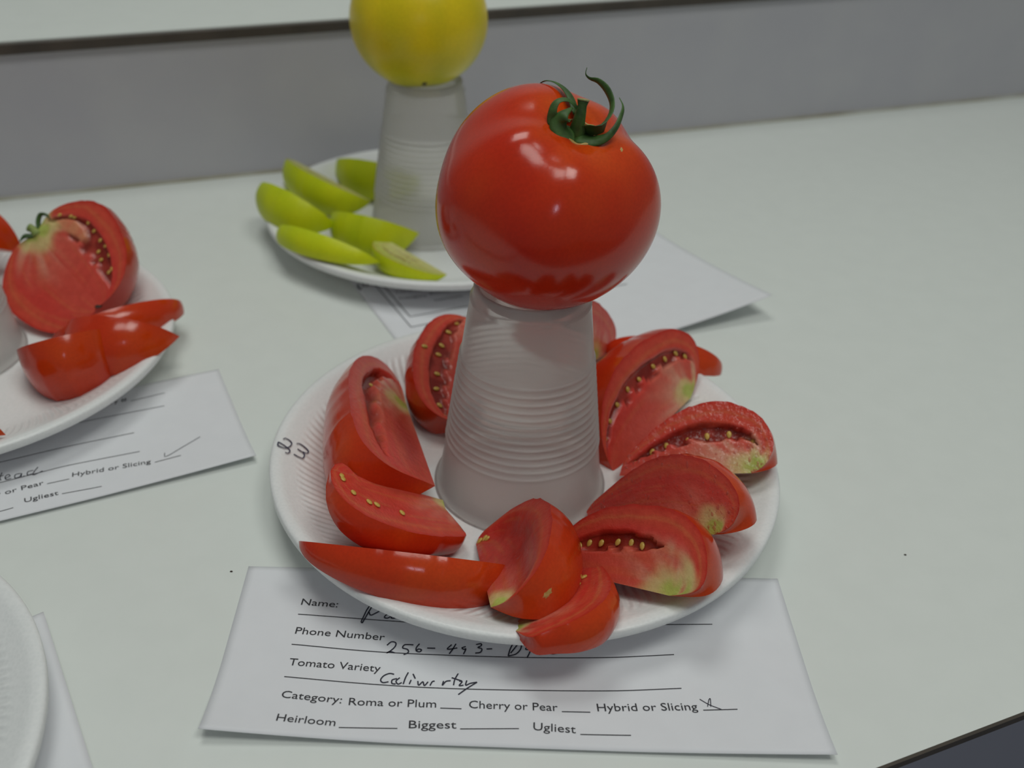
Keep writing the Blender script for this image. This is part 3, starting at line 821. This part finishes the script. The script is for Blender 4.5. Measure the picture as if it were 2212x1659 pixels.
for pp, s, a, b, ch in DATA['texts']:
    vs_, F = text_mesh(s); par, po = PAPERS[pp]
    A = paper_pt(pp, *a); B = paper_pt(pp, *b)
    d = (np.array(b)-np.array(a)); x0, x1 = vs_[:, 0].min(), vs_[:, 0].max()
    wcm = np.linalg.norm((B-A)[:2])
    BL, BR, TR, TL = [V(*x) for x in DATA['papers'][pp]]
    tl = np.linalg.norm((TL-BL)[:2]); sl = np.linalg.norm((BR-BL)[:2])
    # baseline direction in sheet cm, perpendicular for the letter height
    dc = np.array([d[0]*sl, d[1]*tl]); dc /= np.linalg.norm(dc); nc = np.array([-dc[1], dc[0]])
    out = []
    for x, y, z in vs_:
        k = (x-x0)/(x1-x0); h = y/.70*ch
        out.append(paper_pt(pp, a[0]+d[0]*k+nc[0]*h/sl, a[1]+d[1]*k+nc[1]*h/tl)+V(0, 0, .02))
    mesh('printed_text', out, F, M_INK, par, False, origin=po)

# ------------------------------------------------------------ foam plates
def plate_profile():
    top = [(0, .5), (3, .5), (6.5, .5), (7.3, .51), (7.8, .58), (8.3, .74), (8.9, 1.0), (9.5, 1.3), (10.0, 1.56), (10.35, 1.74), (10.6, 1.87), (10.75, 1.95), (10.9, 1.99), (11.1, 2.0), (11.22, 1.97), (11.27, 1.9)]
    bot = [(11.27, 1.62), (11.2, 1.55), (10.9, 1.52), (10.6, 1.42), (10.2, 1.2), (9.5, .83), (8.8, .48), (8.2, .24), (7.7, .14), (6, .12), (0, .12)]
    return top+bot
PV, PF = lathe(plate_profile(), 160)
plate_me = None
def plate(center, label):
    global plate_me
    if plate_me is None:
        o = mesh('foam_plate', PV, [q[::-1] for q in PF], M_FOAM); plate_me = o.data
    else:
        o = link(bpy.data.objects.new('foam_plate', plate_me))
    o.location = (center[0]*SC, center[1]*SC, .0003); tag(o, label, 'plate', 'white foam plates'); return o
pm = plate((0, 0), 'white foam plate in the middle, ringed with red tomato wedges, marked 23')
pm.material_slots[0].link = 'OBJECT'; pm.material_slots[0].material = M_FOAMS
plate((-29.79, 6.8), 'white foam plate at the left with a halved red tomato on it')
plate((-6.35, 26.2), 'white foam plate at the back holding yellow green wedges')
plate((-26.0, -18.6), 'white foam plate in the near left corner, its fluted rim showing empty')
def plate_z(x, y):
    r = math.hypot(x, y); pr = plate_profile()[:14]
    return float(np.interp(r, [q[0] for q in pr], [q[1] for q in pr]))
parts = []
for st in DATA['digits']:
    q = spline(st, 5*len(st)); X = np.array([V(a[0], a[1], plate_z(*a)+.05) for a in q]); parts.append(strip(X, .06, .025))
v, f = join(parts); mesh('handwriting', v, f, M_PENB, pm, False)['label'] = 'blue black handwritten 23 on the rim'

# ------------------------------------------------------------ cups (upside down)
def cup_profile(lift=0):
    R = lambda z: 3.74-.1305*z
    p_ = [(R(.5)+.04, .52), (R(.5)+.14, .54), (R(.5)+.18, .63), (R(.5)+.13, .72), (R(.5)+.02, .75)]
    p_ += [(R(z), z) for z in np.linspace(1.0, 2.9, 6)]
    zs = np.linspace(3.14, 7.26, 13); d = zs[1]-zs[0]
    for z in zs: p_ += [(R(z-.30*d)+.005, z-.30*d), (R(z-.12*d)+.045, z-.12*d), (R(z)+.06, z), (R(z+.12*d)+.02, z+.12*d), (R(z+.2*d)-.005, z+.2*d)]
    p_ += [(R(z), z) for z in np.linspace(7.6, 9.8, 6)]
    p_ += [(R(9.9)+.02, 9.9), (R(9.98)-.04, 9.97), (2.37, 10.02), (2.34, 10.2), (2.32, 10.42), (2.27, 10.5), (2.17, 10.5), (2.10, 10.42), (2.02, 10.0), (1.9, 9.86), (1.2, 9.85), (0, 9.85)]
    return p_
CV, CF = lathe(cup_profile(), 128)
cup_me = None
def cup(center, label):
    global cup_me
    if cup_me is None:
        o = mesh('plastic_cup', CV, CF, M_CUP); cup_me = o.data
    else: o = link(bpy.data.objects.new('plastic_cup', cup_me))
    o.location = (center[0]*SC, center[1]*SC, 0.0003); tag(o, label, 'cup', 'upturned ribbed plastic cups'); return o
CUPM, CUPB, CUPL = (-.19, -.52), (-7.15, 26.0), (-30.1, 7.2)
cup(CUPM, 'upturned frosted plastic cup with rings, carrying the red tomato')
cup(CUPB, 'upturned frosted plastic cup at the back, carrying the yellow tomato')
cup(CUPL, 'upturned frosted plastic cup cut by the left edge, beside the halved tomato')

# ------------------------------------------------------------ whole tomatoes
def tomato_surface(R, lobes, n=120, m=160, dimple=.85, flat=.08, lob=.05, ob=1.0, seed=3, shoulder=.55):
    """axis +z towards the stem; returns points (n,m,3)"""
    th = np.linspace(0.0, np.pi, n)[:, None]; ph = np.linspace(0, 2*np.pi, m, endpoint=False)[None, :]
    r = R*np.ones((n, m))
    lw = sum(a*np.cos(k*ph+p_) for k, a, p_ in lobes)
    r = r*(1+lob*lw*np.sin(th)**.8*(shoulder+ (1-shoulder)*np.cos(th)))
    r = r-dimple*np.exp(-(th/.34)**2)*(1+.25*lw)-.10*R*flat*10*np.exp(-((np.pi-th)/.5)**2)
    z = r*np.cos(th)*ob; rr = r*np.sin(th)
    return np.stack([rr*np.cos(ph), rr*np.sin(ph), z+0*ph], 2)
def frame(ax, ref):
    ax = ax/np.linalg.norm(ax); x = ref-ax*(ref@ax); x /= np.linalg.norm(x); return x, np.cross(ax, x), ax
TC = V(.12, -.05, 13.90)
tx, ty, tz = frame(V(1.0, -1.05, 3.3), V(1, .03, .04))
LB = [(5, .55, 1.2), (3, .45, .4), (2, .5, 2.2), (7, .2, 0)]
S_ = tomato_surface(4.30, LB, dimple=.80, flat=.035, lob=.06, ob=.945)
W_ = TC+S_[..., :1]*tx+S_[..., 1:2]*ty+S_[..., 2:]*tz
tom = empty('red_tomato', TC, 'whole glossy red tomato with green curled calyx, balanced on the front cup', 'tomato')
n_, m_ = S_.shape[:2]
th = np.linspace(0, np.pi, n_)[:, None]+0*S_[..., 0]
ph_ = np.linspace(0, 2*np.pi, m_, endpoint=False)[None, :]+0*th
nz = Noise(5)
k1 = np.exp(-((th-.30)/.22)**2)*(.5+.9*nz(ph_*3.0, th*2))           # orange shoulders near the stem
tint = np.stack([1+.12*k1, 1+1.3*k1, 1+.3*k1], 2)
mesh('skin', W_.reshape(-1, 3), grid_faces(n_, m_, True), M_SKIN, tom, cols=tint.reshape(-1, 3), origin=TC)
# calyx, built round the stem dimple (points in world cm)
AX = TC
def sepal(pts, widths, thick=.05, cup=.0, side=None):
    """a curled leaf-like blade: pts in (px x, px y, depth)"""
    X = spline(pts, 26); wd = np.interp(np.linspace(0, 1, 26), np.linspace(0, 1, len(widths)), widths)
    T_ = np.gradient(X, axis=0); T_ /= np.linalg.norm(T_, axis=1)[:, None]
    vs_ = []; K = 7
    ref = V(*side) if side is not None else None
    for lay in (0, 1):
        for i in range(26):
            s0 = ref if ref is not None else np.cross(T_[i], X[i]-(AX+tz*2.2))
            s = s0-T_[i]*(s0@T_[i]); s = s/(np.linalg.norm(s)+1e-9); nn = np.cross(T_[i], s)
            for k in range(K):
                q = k/(K-1)*2-1
                th_ = thick*(1-.7*abs(q))*(1-.6*i/25)
                vs_.append(X[i]+s*q*wd[i]/2+nn*(cup*wd[i]*q*q+(th_/2 if lay == 0 else -th_/2)))
    n1 = 26*K; F = grid_faces(26, K)+grid_faces(26, K, off=n1, flip=True)
    rim = list(range(K))+[i*K+K-1 for i in range(1, 26)]+[25*K+k for k in range(K-2, -1, -1)]+[i*K for i in range(24, 0, -1)]
    for k in range(len(rim)):
        a, b = rim[k], rim[(k+1) % len(rim)]; F.append((b, a, a+n1, b+n1))
    return vs_, F
for pts, wd, sd in DATA['sepal']:
    v, f = sepal(pts, wd, .06, .12, sd); mesh('sepal', v, f, M_SEPAL, tom, origin=TC)
st = spline(DATA['stem'], 12)
v, f = tube(st, np.interp(np.linspace(0, 1, 12), [0, .3, .8, 1], [.36, .24, .16, .21]), 14)
mesh('stem', v, f, M_SEPAL, tom, origin=TC)
nrm = st[-1]-st[-2]; nrm /= np.linalg.norm(nrm)
v, f = tube([st[-1]-nrm*.02, st[-1]+nrm*.05, st[-1]+nrm*.06], [.22, .22, .17], 14)
mesh('stem_cut', v, f, M_STEMCUT, tom, origin=TC)['label'] = 'pale green cut end of the stem'
# corky ring round the stem
rg = []
for k in range(41):
    a = 2*np.pi*k/40; q = S_[7, int(a/(2*np.pi)*m_) % m_]; rg.append(TC+q[0]*tx+q[1]*ty+q[2]*tz)
v, f = tube(rg, [.06+.03*math.sin(5*k) for k in range(41)], 6, .5); mesh('stem_scar_ring', v, f, M_CORK, tom, origin=TC)['label'] = 'corky tan ring round the stem'

# yellow tomato
YC = V(*DATA['yc'])
S2 = tomato_surface(4.12, [(6, .35, .3), (2, .3, 1)], dimple=.6, flat=.03, lob=.03, ob=.97, n=80, m=120)
yx, yy, yz = frame(V(.06, .12, -1), V(1, .03, .04))
W2 = YC+S2[..., :1]*yx+S2[..., 1:2]*yy+S2[..., 2:]*yz
n_, m_ = S2.shape[:2]
th = np.linspace(0, np.pi, n_)[:, None]+0*S2[..., 0]; ph_ = np.linspace(0, 2*np.pi, m_, endpoint=False)[None, :]+0*th
g = sstep(1.75, .5, th)*.55; stv = .10*np.sin(ph_*9+1.5*nz(ph_*2, th))*sstep(2.8, 1.6, th)
tint = np.stack([1-.42*g+stv*.6, 1-.12*g+stv*.4, 1+.4*g+stv], 2)
yt = empty('yellow_tomato', YC, 'whole yellow tomato balanced on the back cup, cut by the top edge', 'tomato')
mesh('skin', W2.reshape(-1, 3), grid_faces(n_, m_, True), M_YSKIN, yt, cols=tint.reshape(-1, 3), origin=YC)
def patch(W, target, rad, name, m, parent, org, label=None, sq=.7, seed=1):
    """small irregular raised patch lying on a skin, at its vertex nearest to target"""
    P_ = W.reshape(-1, 3); c = P_[np.argmin(((P_-V(*target))**2).sum(1))]; nb = P_[np.argsort(((P_-c)**2).sum(1))[:40]]
    u_, s_, vt = np.linalg.svd(nb-nb.mean(0)); nn = vt[2]; ctr = W.reshape(-1, 3).mean(0)
    if nn@(c-ctr) < 0: nn = -nn
    r_ = np.random.default_rng(seed); K = 14; vs_ = [c+nn*.035]
    for k in range(K):
        a = 2*np.pi*k/K; q = rad*(.65+.5*r_.random()); p_ = c+vt[0]*q*math.cos(a)+vt[1]*q*sq*math.sin(a)
        vs_.append(P_[np.argmin(((P_-p_)**2).sum(1))]*.0+p_-nn*.02)
    o = mesh(name, vs_, [(0, 1+k, 1+(k+1) % K) for k in range(K)], m, parent, origin=org)
    if label: o['label'] = label
patch(W2, DATA['yscar'], .36, 'blossom_scar', M_BLACK, yt, YC, 'small black scar underneath')
patch(W_, DATA['tscar'], .17, 'skin_scar', M_CORK, tom, TC, 'tiny tan scar beside the calyx', .5)

# ------------------------------------------------------------ wedges
sv, sf = lathe([(0, -.115), (.035, -.10), (.075, -.04), (.085, .03), (.06, .09), (.025, .115), (0, .12)], 10)
sv = sv*V(1, .55, 1)
def seed_mesh():
    me = bpy.data.meshes.new('seed'); me.from_pydata((sv*SC).tolist(), [], sf); me.polygons.foreach_set('use_smooth', [True]*len(me.polygons)); me.materials.append(M_SEED); return me
SEEDME = seed_mesh()
RED = dict(flesh=V(.62, .050, .034), wall=V(.62, .066, .036), vein=V(.62, .15, .055), core=V(.62, .085, .055), pale=V(.68, .36, .24), gel=V(.20, .012, .005), green=V(.42, .52, .10), stem=V(.62, .52, .22))
GRN = dict(flesh=V(.50, .52, .13), wall=V(.44, .50, .09), vein=V(.55, .56, .20), core=V(.62, .60, .28), pale=V(.62, .60, .30), gel=V(.26, .20, .04), green=V(.40, .47, .07), stem=V(.5, .5, .2))
def face_paint(s, t, f, pal, sd, U_, V_):
    """s 0..1 stem to blossom, t 0..1 core to skin -> colour, recess depth (cm)"""
    n1 = Noise(sd); n2 = Noise(sd+50)
    wob = (n1(s*9, t*5)-.5)
    c = pal['flesh']+0*s[..., None]
    mixc = lambda c, col, k: c*(1-k[..., None])+col*k[..., None]
    # core to flesh
    c = mixc(c, pal['core'], f.get('core', .6)*sstep(.62, .25, t+wob*.15))
    # pale radiating streaks from the stem end
    dS = np.hypot(U_+.1, V_); an = np.arctan2(V_, U_+.15)             # cm from the stem end, and the direction
    fan = np.clip(n2(an*7+3, dS*.5)*1.7-.35, 0, 1)
    pl = f.get('pale', .5)*sstep(3.6, .5, dS+wob)*(.15+1.1*fan)*sstep(.78, .55, t)
    c = mixc(c, pal['pale'], np.clip(pl, 0, .9))
    streak = sstep(.62, .78, n2(s*5+t*2, t*22))*f.get('streak', .25); c = mixc(c, pal['vein'], streak)
    # outer wall and its vein
    c = mixc(c, pal['wall'], sstep(.70, .80, t+wob*.05))
    c = mixc(c, pal['vein'], .55*f.get('vein', 1)*np.exp(-((t-.84-wob*.06)/.028)**2)*sstep(.02, .15, s)*sstep(1, .85, s))
    c = mixc(c, V(*f.get('edge', (pal['flesh']*V(.92, .55, .45)).tolist())), sstep(.93, 1., t))
    depth = 0*s
    for L in f.get('loc', []):
        s0, s1, t0, t1, dp = L
        inner = t0+.03*np.sin(s*70)+(.04*wob)
        mid = (s-s0)/(s1-s0)*2-1
        half = np.clip(1-np.abs(mid)**2, 0, 1)**.8
        t0v = t0+f.get('teeth', .07)*np.clip(np.sin(s*f.get('tf', 62)+9*wob)*1.6, -.3, 1)*half
        tm = (t0v+t1)/2; th_ = (t1-t0v)/2*half
        k = sstep(1.12, .82, np.abs(t-tm+.02*wob)/(th_+1e-3))*(np.abs(mid) < 1)
        c = mixc(c, pal['gel'], k*.93); depth = depth+dp*k
        for Q in f.get('lump', []):
            kq = sstep(1.15, .85, np.hypot((s-Q[0])/Q[2], (t-Q[1])/Q[3])); c = mixc(c, V(*Q[4]), kq); depth = depth*(1-kq)
        # patches of lighter pulp in the jelly between the seeds
        c = mixc(c, pal['core'], k*.35*sstep(.5, .75, n2(s*26, t*7)))
    for G in f.get('dark', []):
        s0, t0, ra, am = G; c = mixc(c, pal['flesh']*V(.62, .4, .4), am*np.exp(-((s-s0)**2+(t-t0)**2)/ra**2)*(.7+.6*n2(s*14, t*8)))
    if 'stem' in f:
        ra = f['stem']; k = sstep(1., .4, np.hypot((U_-.1)/ra, (V_-.25)/ra)+wob*.8); c = mixc(c, pal['stem'], k*.92)
        c = mixc(c, pal['green'], sstep(.52, .2, np.hypot((U_+.05)/ra, (V_-f.get('gt', .3))/(ra*.8))+wob*.5)*.9)
    depth = depth+f.get('hollow', 0)*sstep(.85, .45, t)*sstep(.02, .4, t)*sstep(0, .3, s)*sstep(1, .7, s)
    depth = depth+.03*wob
    return np.clip(c, 0, 1), depth
def resample(u, v, n):
    s = np.r_[0, np.cumsum(np.hypot(np.diff(u), np.diff(v)))]; t = np.linspace(0, s[-1], n)
    return np.interp(t, s, u), np.interp(t, s, v)
def wedge(key, name, label, group, f, pal=RED, skin=M_SKIN, flesh=M_FLESH, n=64, k=34, m=22, b=.06, sd=1, fB=None):
    d = DATA['wedge'][key]
    S, a, e, N = V(*d['S']), V(*d['a']), V(*d['e']), V(*d['N'])
    L = np.linalg.norm(V(*d['B'])-S); al = math.radians(f.get('al', d['al']))
    S = S+V(*f.get('move', (0, 0, 0)))
    u, v = resample(np.array(d['u']), np.array(d['v']), n)
    if 'u2' in d: u2, v2 = resample(np.array(d['u2']), np.array(d['v2']), n)
    else: u2, v2 = u, v
    jag = Noise(sd+9); v = v*(1+.012*(jag(np.arange(n)*.7, 0*u)-.5)*2)
    ar = np.linspace(0, 1, n)
    cs = np.clip(np.maximum.accumulate(u)/L, 0, 1)*.85+ar*.15         # foot of each radial line on the core edge
    org = S+a*L/2
    root = empty(name, org, label, 'tomato wedge' if 'half' not in name else 'tomato half', group)
    tt = np.linspace(0, 1, k)
    objs = []; parts = []; cols = []
    for side in (0, 1):
        ph = 0 if side == 0 else al
        uu, vv = (u, v) if side == 0 else (u2, v2)
        csd = cs if side == 0 else np.clip(np.maximum.accumulate(uu)/L, 0, 1)*.85+ar*.15
        er = math.cos(ph)*e-math.sin(ph)*N
        nf = (math.cos(ph)*N+math.sin(ph)*e)*(1 if side == 0 else -1)
        Sg, Tg = np.meshgrid(ar, tt, indexing='ij')
        Uo = csd[:, None]*L*(1-Tg)+uu[:, None]*Tg; Vo = vv[:, None]*Tg
        ff = f if side == 0 or fB is None else fB
        cc, dp = face_paint(Sg, Tg, ff, pal, sd+side*7, Uo, Vo)
        edge = sstep(1., .93, Tg)*sstep(0, .03, Tg)*sstep(0, .04, Sg)*sstep(1, .96, Sg)
        X = S+Uo[..., None]*a+Vo[..., None]*er-nf*(dp*edge)[..., None]
        parts.append((X.reshape(-1, 3), grid_faces(n, k, flip=(side == 0)))); cols.append(cc.reshape(-1, 3))
        if side == 0 and 'juice' in f:
            rj = np.random.default_rng(sd); dv, df = lathe([(1, -.25), (.92, .25), (.62, .62), (.3, .78), (0, .82)], 9); DP = []
            for q in range(f['juice']):
                i = int((.04+.92*rj.random())*(n-1)); j = int((.06+.92*rj.random()**.7)*(k-1)); rd = .02+.06*rj.random()**4
                st_ = 1+1.6*rj.random()**2; tw = rj.random()*.8-.2
                d1 = math.cos(tw)*er+math.sin(tw)*a; d2 = np.cross(nf, d1)
                DP.append((X[i, j]+dv[:, :1]*rd*st_*d1+dv[:, 1:2]*rd*d2+dv[:, 2:]*rd*.42*nf, df))
            jv, jf = join(DP); jo = mesh('juice_beads', jv, jf, M_JUICE, root, origin=org); jo['kind'] = 'stuff'
        if side == 0 or 'seedB' in f:
            for (s_, t_, rot) in f.get('seeds', []) if side == 0 else f['seedB']:
                i = s_*(n-1); j = t_*(k-1); i0, j0 = min(int(i), n-2), min(int(j), k-2)
                objs.append((X[i0, j0]+(X[i0+1, j0]-X[i0, j0])*(i-i0)+(X[i0, j0+1]-X[i0, j0])*(j-j0)+nf*.045, er, a, nf, rot))
    v_, f_ = join(parts)
    fo = mesh('flesh', v_, f_, flesh, root, cols=np.concatenate(cols), origin=org)
    # skin
    ph = np.linspace(0, al, m); Y = []
    for q, p_ in enumerate(ph):
        s_ = 1+b*math.sin(math.pi*q/(m-1))
        kk = .5-.5*math.cos(math.pi*q/(m-1)); U_ = u*(1-kk)+u2*kk; V_ = v*(1-kk)+v2*kk
        Y.append(S+U_[:, None]*a+(V_*s_)[:, None]*(math.cos(p_)*e-math.sin(p_)*N))
    Y = np.array(Y); tn = np.ones((m, n, 3))
    jn = Noise(sd+3); kx, ky = np.meshgrid(np.linspace(0, 3, n), np.linspace(0, 2, m)); q_ = jn(kx, ky)
    tn = tn*(1+.16*(q_-.5))[..., None]*V(1, 1.3, 1)
    if 'stemtint' in f:
        kk = sstep(.16, .0, np.linspace(0, 1, n))[None, :, None]*f['stemtint']; tn = tn*(1-kk)+V(.9, 7, 5)*kk
    mesh('skin', Y.reshape(-1, 3), grid_faces(m, n), skin, root, cols=tn.reshape(-1, 3), origin=org)
    for i, (p_, er, ax, nf, rot) in enumerate(objs):
        o = bpy.data.objects.new('seed', SEEDME); link(o, root)
        z = math.cos(rot)*er+math.sin(rot)*ax; x = np.cross(nf, z); x /= np.linalg.norm(x); y = np.cross(z, x)
        R_ = Matrix(((x[0], y[0], z[0], 0), (x[1], y[1], z[1], 0), (x[2], y[2], z[2], 0), (0, 0, 0, 1)))
        o.matrix_local = Matrix.Translation(((p_-org)*SC).tolist()) @ R_ @ Matrix.Scale(f.get('ss', 1.4), 4)
    if 'scar' in f: patch(Y, f['scar'], .24, 'skin_scar', M_CORK, root, org, 'small tan scar in the skin', .7, 4)
    return root
def row(s0, s1, t, n, sd=1, jit=.02, arch=0):
    r = random.Random(sd); out = []
    for i in range(n):
        q = i/(n-1) if n > 1 else .5
        out.append((s0+(s1-s0)*q+r.uniform(-jit, jit), t+arch*math.sin(math.pi*q)+r.uniform(-.02, .02), r.uniform(-.5, .5)))
    return out
GR = 'red tomato wedges on the middle plate'
WEDGES = [
 ('W1', 'red wedge standing behind the cup at its left, seedy face to the cup', dict(loc=[(.12, .92, .40, .72, .25)], seeds=row(.2, .82, .58, 8, 1)+[(.45, .86, .2)], core=.7, pale=.5)),
 ('W2', 'red wedge left of the cup with a pale core and deep narrow seed hollow', dict(loc=[(.16, .78, .55, .76, .35)], seeds=[(.30, .62, .2), (.42, .62, -.3)], core=.8, pale=.9, stem=1.1, dark=[(.62, .22, .16, .7)])),
 ('W3', 'red wedge lying left of the cup with flat seed dotted face upward', dict(loc=[], seeds=row(.48, .85, .62, 6, 3, .03), core=.7, pale=.5, stem=.7, streak=.5)),
 ('W4', 'long thin red wedge along the front left rim, skin toward the viewer', dict(core=.5, pale=.2)),
 ('W5', 'tall red wedge at the front, leaning with its hollow streaky face left', dict(hollow=.35, core=.15, pale=.35, streak=.6, stem=.9, scar=DATA['wscar'], dark=[(.5, .45, .35, .8)], seeds=[(.86, .30, .4), (.80, .24, -.3), (.9, .2, .1)])),
 ('W6', 'curved red wedge overhanging the front rim, beneath the leaning wedge', dict(seeds=[(.62, .45, 1.2), (.52, .40, 1.4), (.45, .42, 1.1), (.7, .5, .8)], core=.6, pale=.5, stem=.8, vein=1.5)),
 ('W7', 'red wedge at the front right with a dark row of seeds above pink core', dict(loc=[(.42, .90, .40, .66, .30)], seeds=row(.52, .86, .52, 7, 7), core=1., pale=.7, stem=1.4, vein=1.3)),
 ('W8', 'wet solid red wedge at the right without seeds, faint pale veins', dict(core=.9, pale=.3, streak=.35, vein=.7, stem=.9, juice=150)),
 ('W9', 'wet red wedge at the right rim with yellow white core and loose seeds', dict(loc=[(.25, .92, .46, .70, .40)], seeds=row(.30, .88, .56, 7, 9), juice=170, core=.8, pale=1.3, stem=1.2)),
 ('W10', 'big red wedge right of the cup with an arc of nine seeds', dict(loc=[(.20, .95, .55, .75, .22)], seeds=row(.26, .9, .65, 10, 10, .01), core=.9, pale=1.1, stem=1.2)),
 ('W11', 'plain red wedge half hidden behind the cup at its right', dict(core=.5, stem=.9)),
 ('W12', 'small red wedge mostly hidden behind the big seedy wedge, tip showing', dict(core=.5, pale=.4)),
]
for i, (kk, lab, f) in enumerate(WEDGES):
    wedge(kk, 'tomato_wedge', lab, GR, f, sd=11+i*3, flesh=M_WET if kk in ('W8', 'W9') else M_FLESH)
GL = 'red tomato pieces on the left plate'
for i, (kk, lab, f) in enumerate([
  ('L2', 'thin red wedge beside the halved tomato, its tip over the rim', dict(core=.5)),
  ('L3', 'short shiny red wedge at the right rim of the left plate', dict(core=.5)),
  ('L0', 'red piece cut by the left edge, behind the halved tomato', dict(core=.5)),
  ('L5', 'tip of a red wedge cut by the left edge, on the front rim', dict(core=.5)),
  ('L4', 'broad red wedge standing skin outward at the front of the left plate', dict(core=.5, stem=.6, stemtint=.5))]):
    wedge(kk, 'tomato_wedge', lab, GL, f, sd=71+i*3)
wedge('LH', 'tomato_half', 'halved red tomato with cut face forward and green stem, on the left plate', GL,
      dict(loc=[(.16, .80, .34, .68, .22)], lump=[(.36, .48, .12, .11, (.64, .24, .12))], seeds=row(.24, .70, .63, 9, 5, .02, .02)+row(.55, .7, .5, 3, 6, .03), core=.5, pale=.5, stem=1.3, ss=1.1), sd=91,
      fB=dict(core=.7, pale=.7, streak=.35, stem=1.1))
GY = 'yellow green wedges on the back plate'
for i, (kk, lab, f) in enumerate([
  ('Y1', 'yellow green wedge farthest back, left of the back cup', dict(loc=[(.2, .8, .4, .7, .2)])),
  ('Y2', 'yellow green wedge with brown seed pocket, slanting behind the leftmost wedge', dict(loc=[(.25, .85, .4, .7, .2)])),
  ('Y3', 'yellow green wedge farthest left, its pointed end over the rim', dict(loc=[(.25, .85, .4, .7, .15)])),
  ('Y4', 'flat yellow green wedge at the left front rim of the back plate', dict(loc=[(.25, .85, .4, .7, .15)])),
  ('Y5', 'yellow green wedge in the middle of the pile, before the back cup', dict(loc=[(.25, .85, .4, .7, .2)])),
  ('Y6', 'pale green wedge at the front of the back plate, two slits showing', dict(loc=[(.25, .8, .5, .68, .2), (.35, .7, .22, .34, .15)], core=.5))]):
    wedge(kk, 'green_tomato_wedge', lab, GY, f, GRN, M_GSKIN, M_GFLESH, sd=121+i*3)

# calyx left on the halved tomato
d = DATA['wedge']['LH']; hS, ha, he, hN = [V(*d[q]) for q in ('S', 'a', 'e', 'N')]
hroot = [o for o in COL.objects if o.name.startswith('tomato_half')][0]; horg = hS+ha*np.linalg.norm(V(*d['B'])-hS)/2
def hp(a, e, n): return hS+ha*a+he*e+hN*n
v, f = tube(spline([hp(.1, .0, -.1), hp(-.35, .0, -.1), hp(-.62, -.08, -.05)], 8), [.30, .26, .24, .22, .21, .21, .22, .23], 10); mesh('stem', v, f, M_GREENSTEM, hroot, origin=horg)
for pts, wd in [([hp(-.1, .2, -.15), hp(-.5, .5, -.1), hp(-.62, .9, 0), hp(-.25, 1.15, .05), hp(.05, 1.1, .05)], [.2, .22, .2, .18, .06]),
                ([hp(-.05, -.2, -.1), hp(-.35, -.55, .05), hp(-.3, -.95, .1)], [.3, .36, .1])]:
    q = spline(pts, 14); v, f = tube(q, np.interp(np.linspace(0, 1, 14), np.linspace(0, 1, len(wd)), np.array(wd)*.6), 8, .5); mesh('sepal', v, f, M_SEPAL, hroot, origin=horg)
v, f = lathe([(0, .05), (.14, .04), (.2, 0), (.14, -.04), (0, -.05)], 12); v = v+hp(np.linalg.norm(V(*d['B'])-hS)-.02, 0, .02)
mesh('blossom_scar', v, f, M_BLACK, hroot, origin=horg)['label'] = 'small black scar at the lower end of the cut'

# crumbs on the counter
for (x, y), lab in zip(DATA['spec'], ['tiny dark crumb on the counter left of the front form', 'tiny dark crumb on the bare counter at the right']):
    v, f = lathe([(0, .03), (.05, .02), (.06, 0), (.0, -.01)], 8); v = v*V(1, .7, 1)+V(x, y, .012)
    tag(mesh('crumb', v, f, M_BLACK), lab, 'crumb', 'crumbs on the counter')
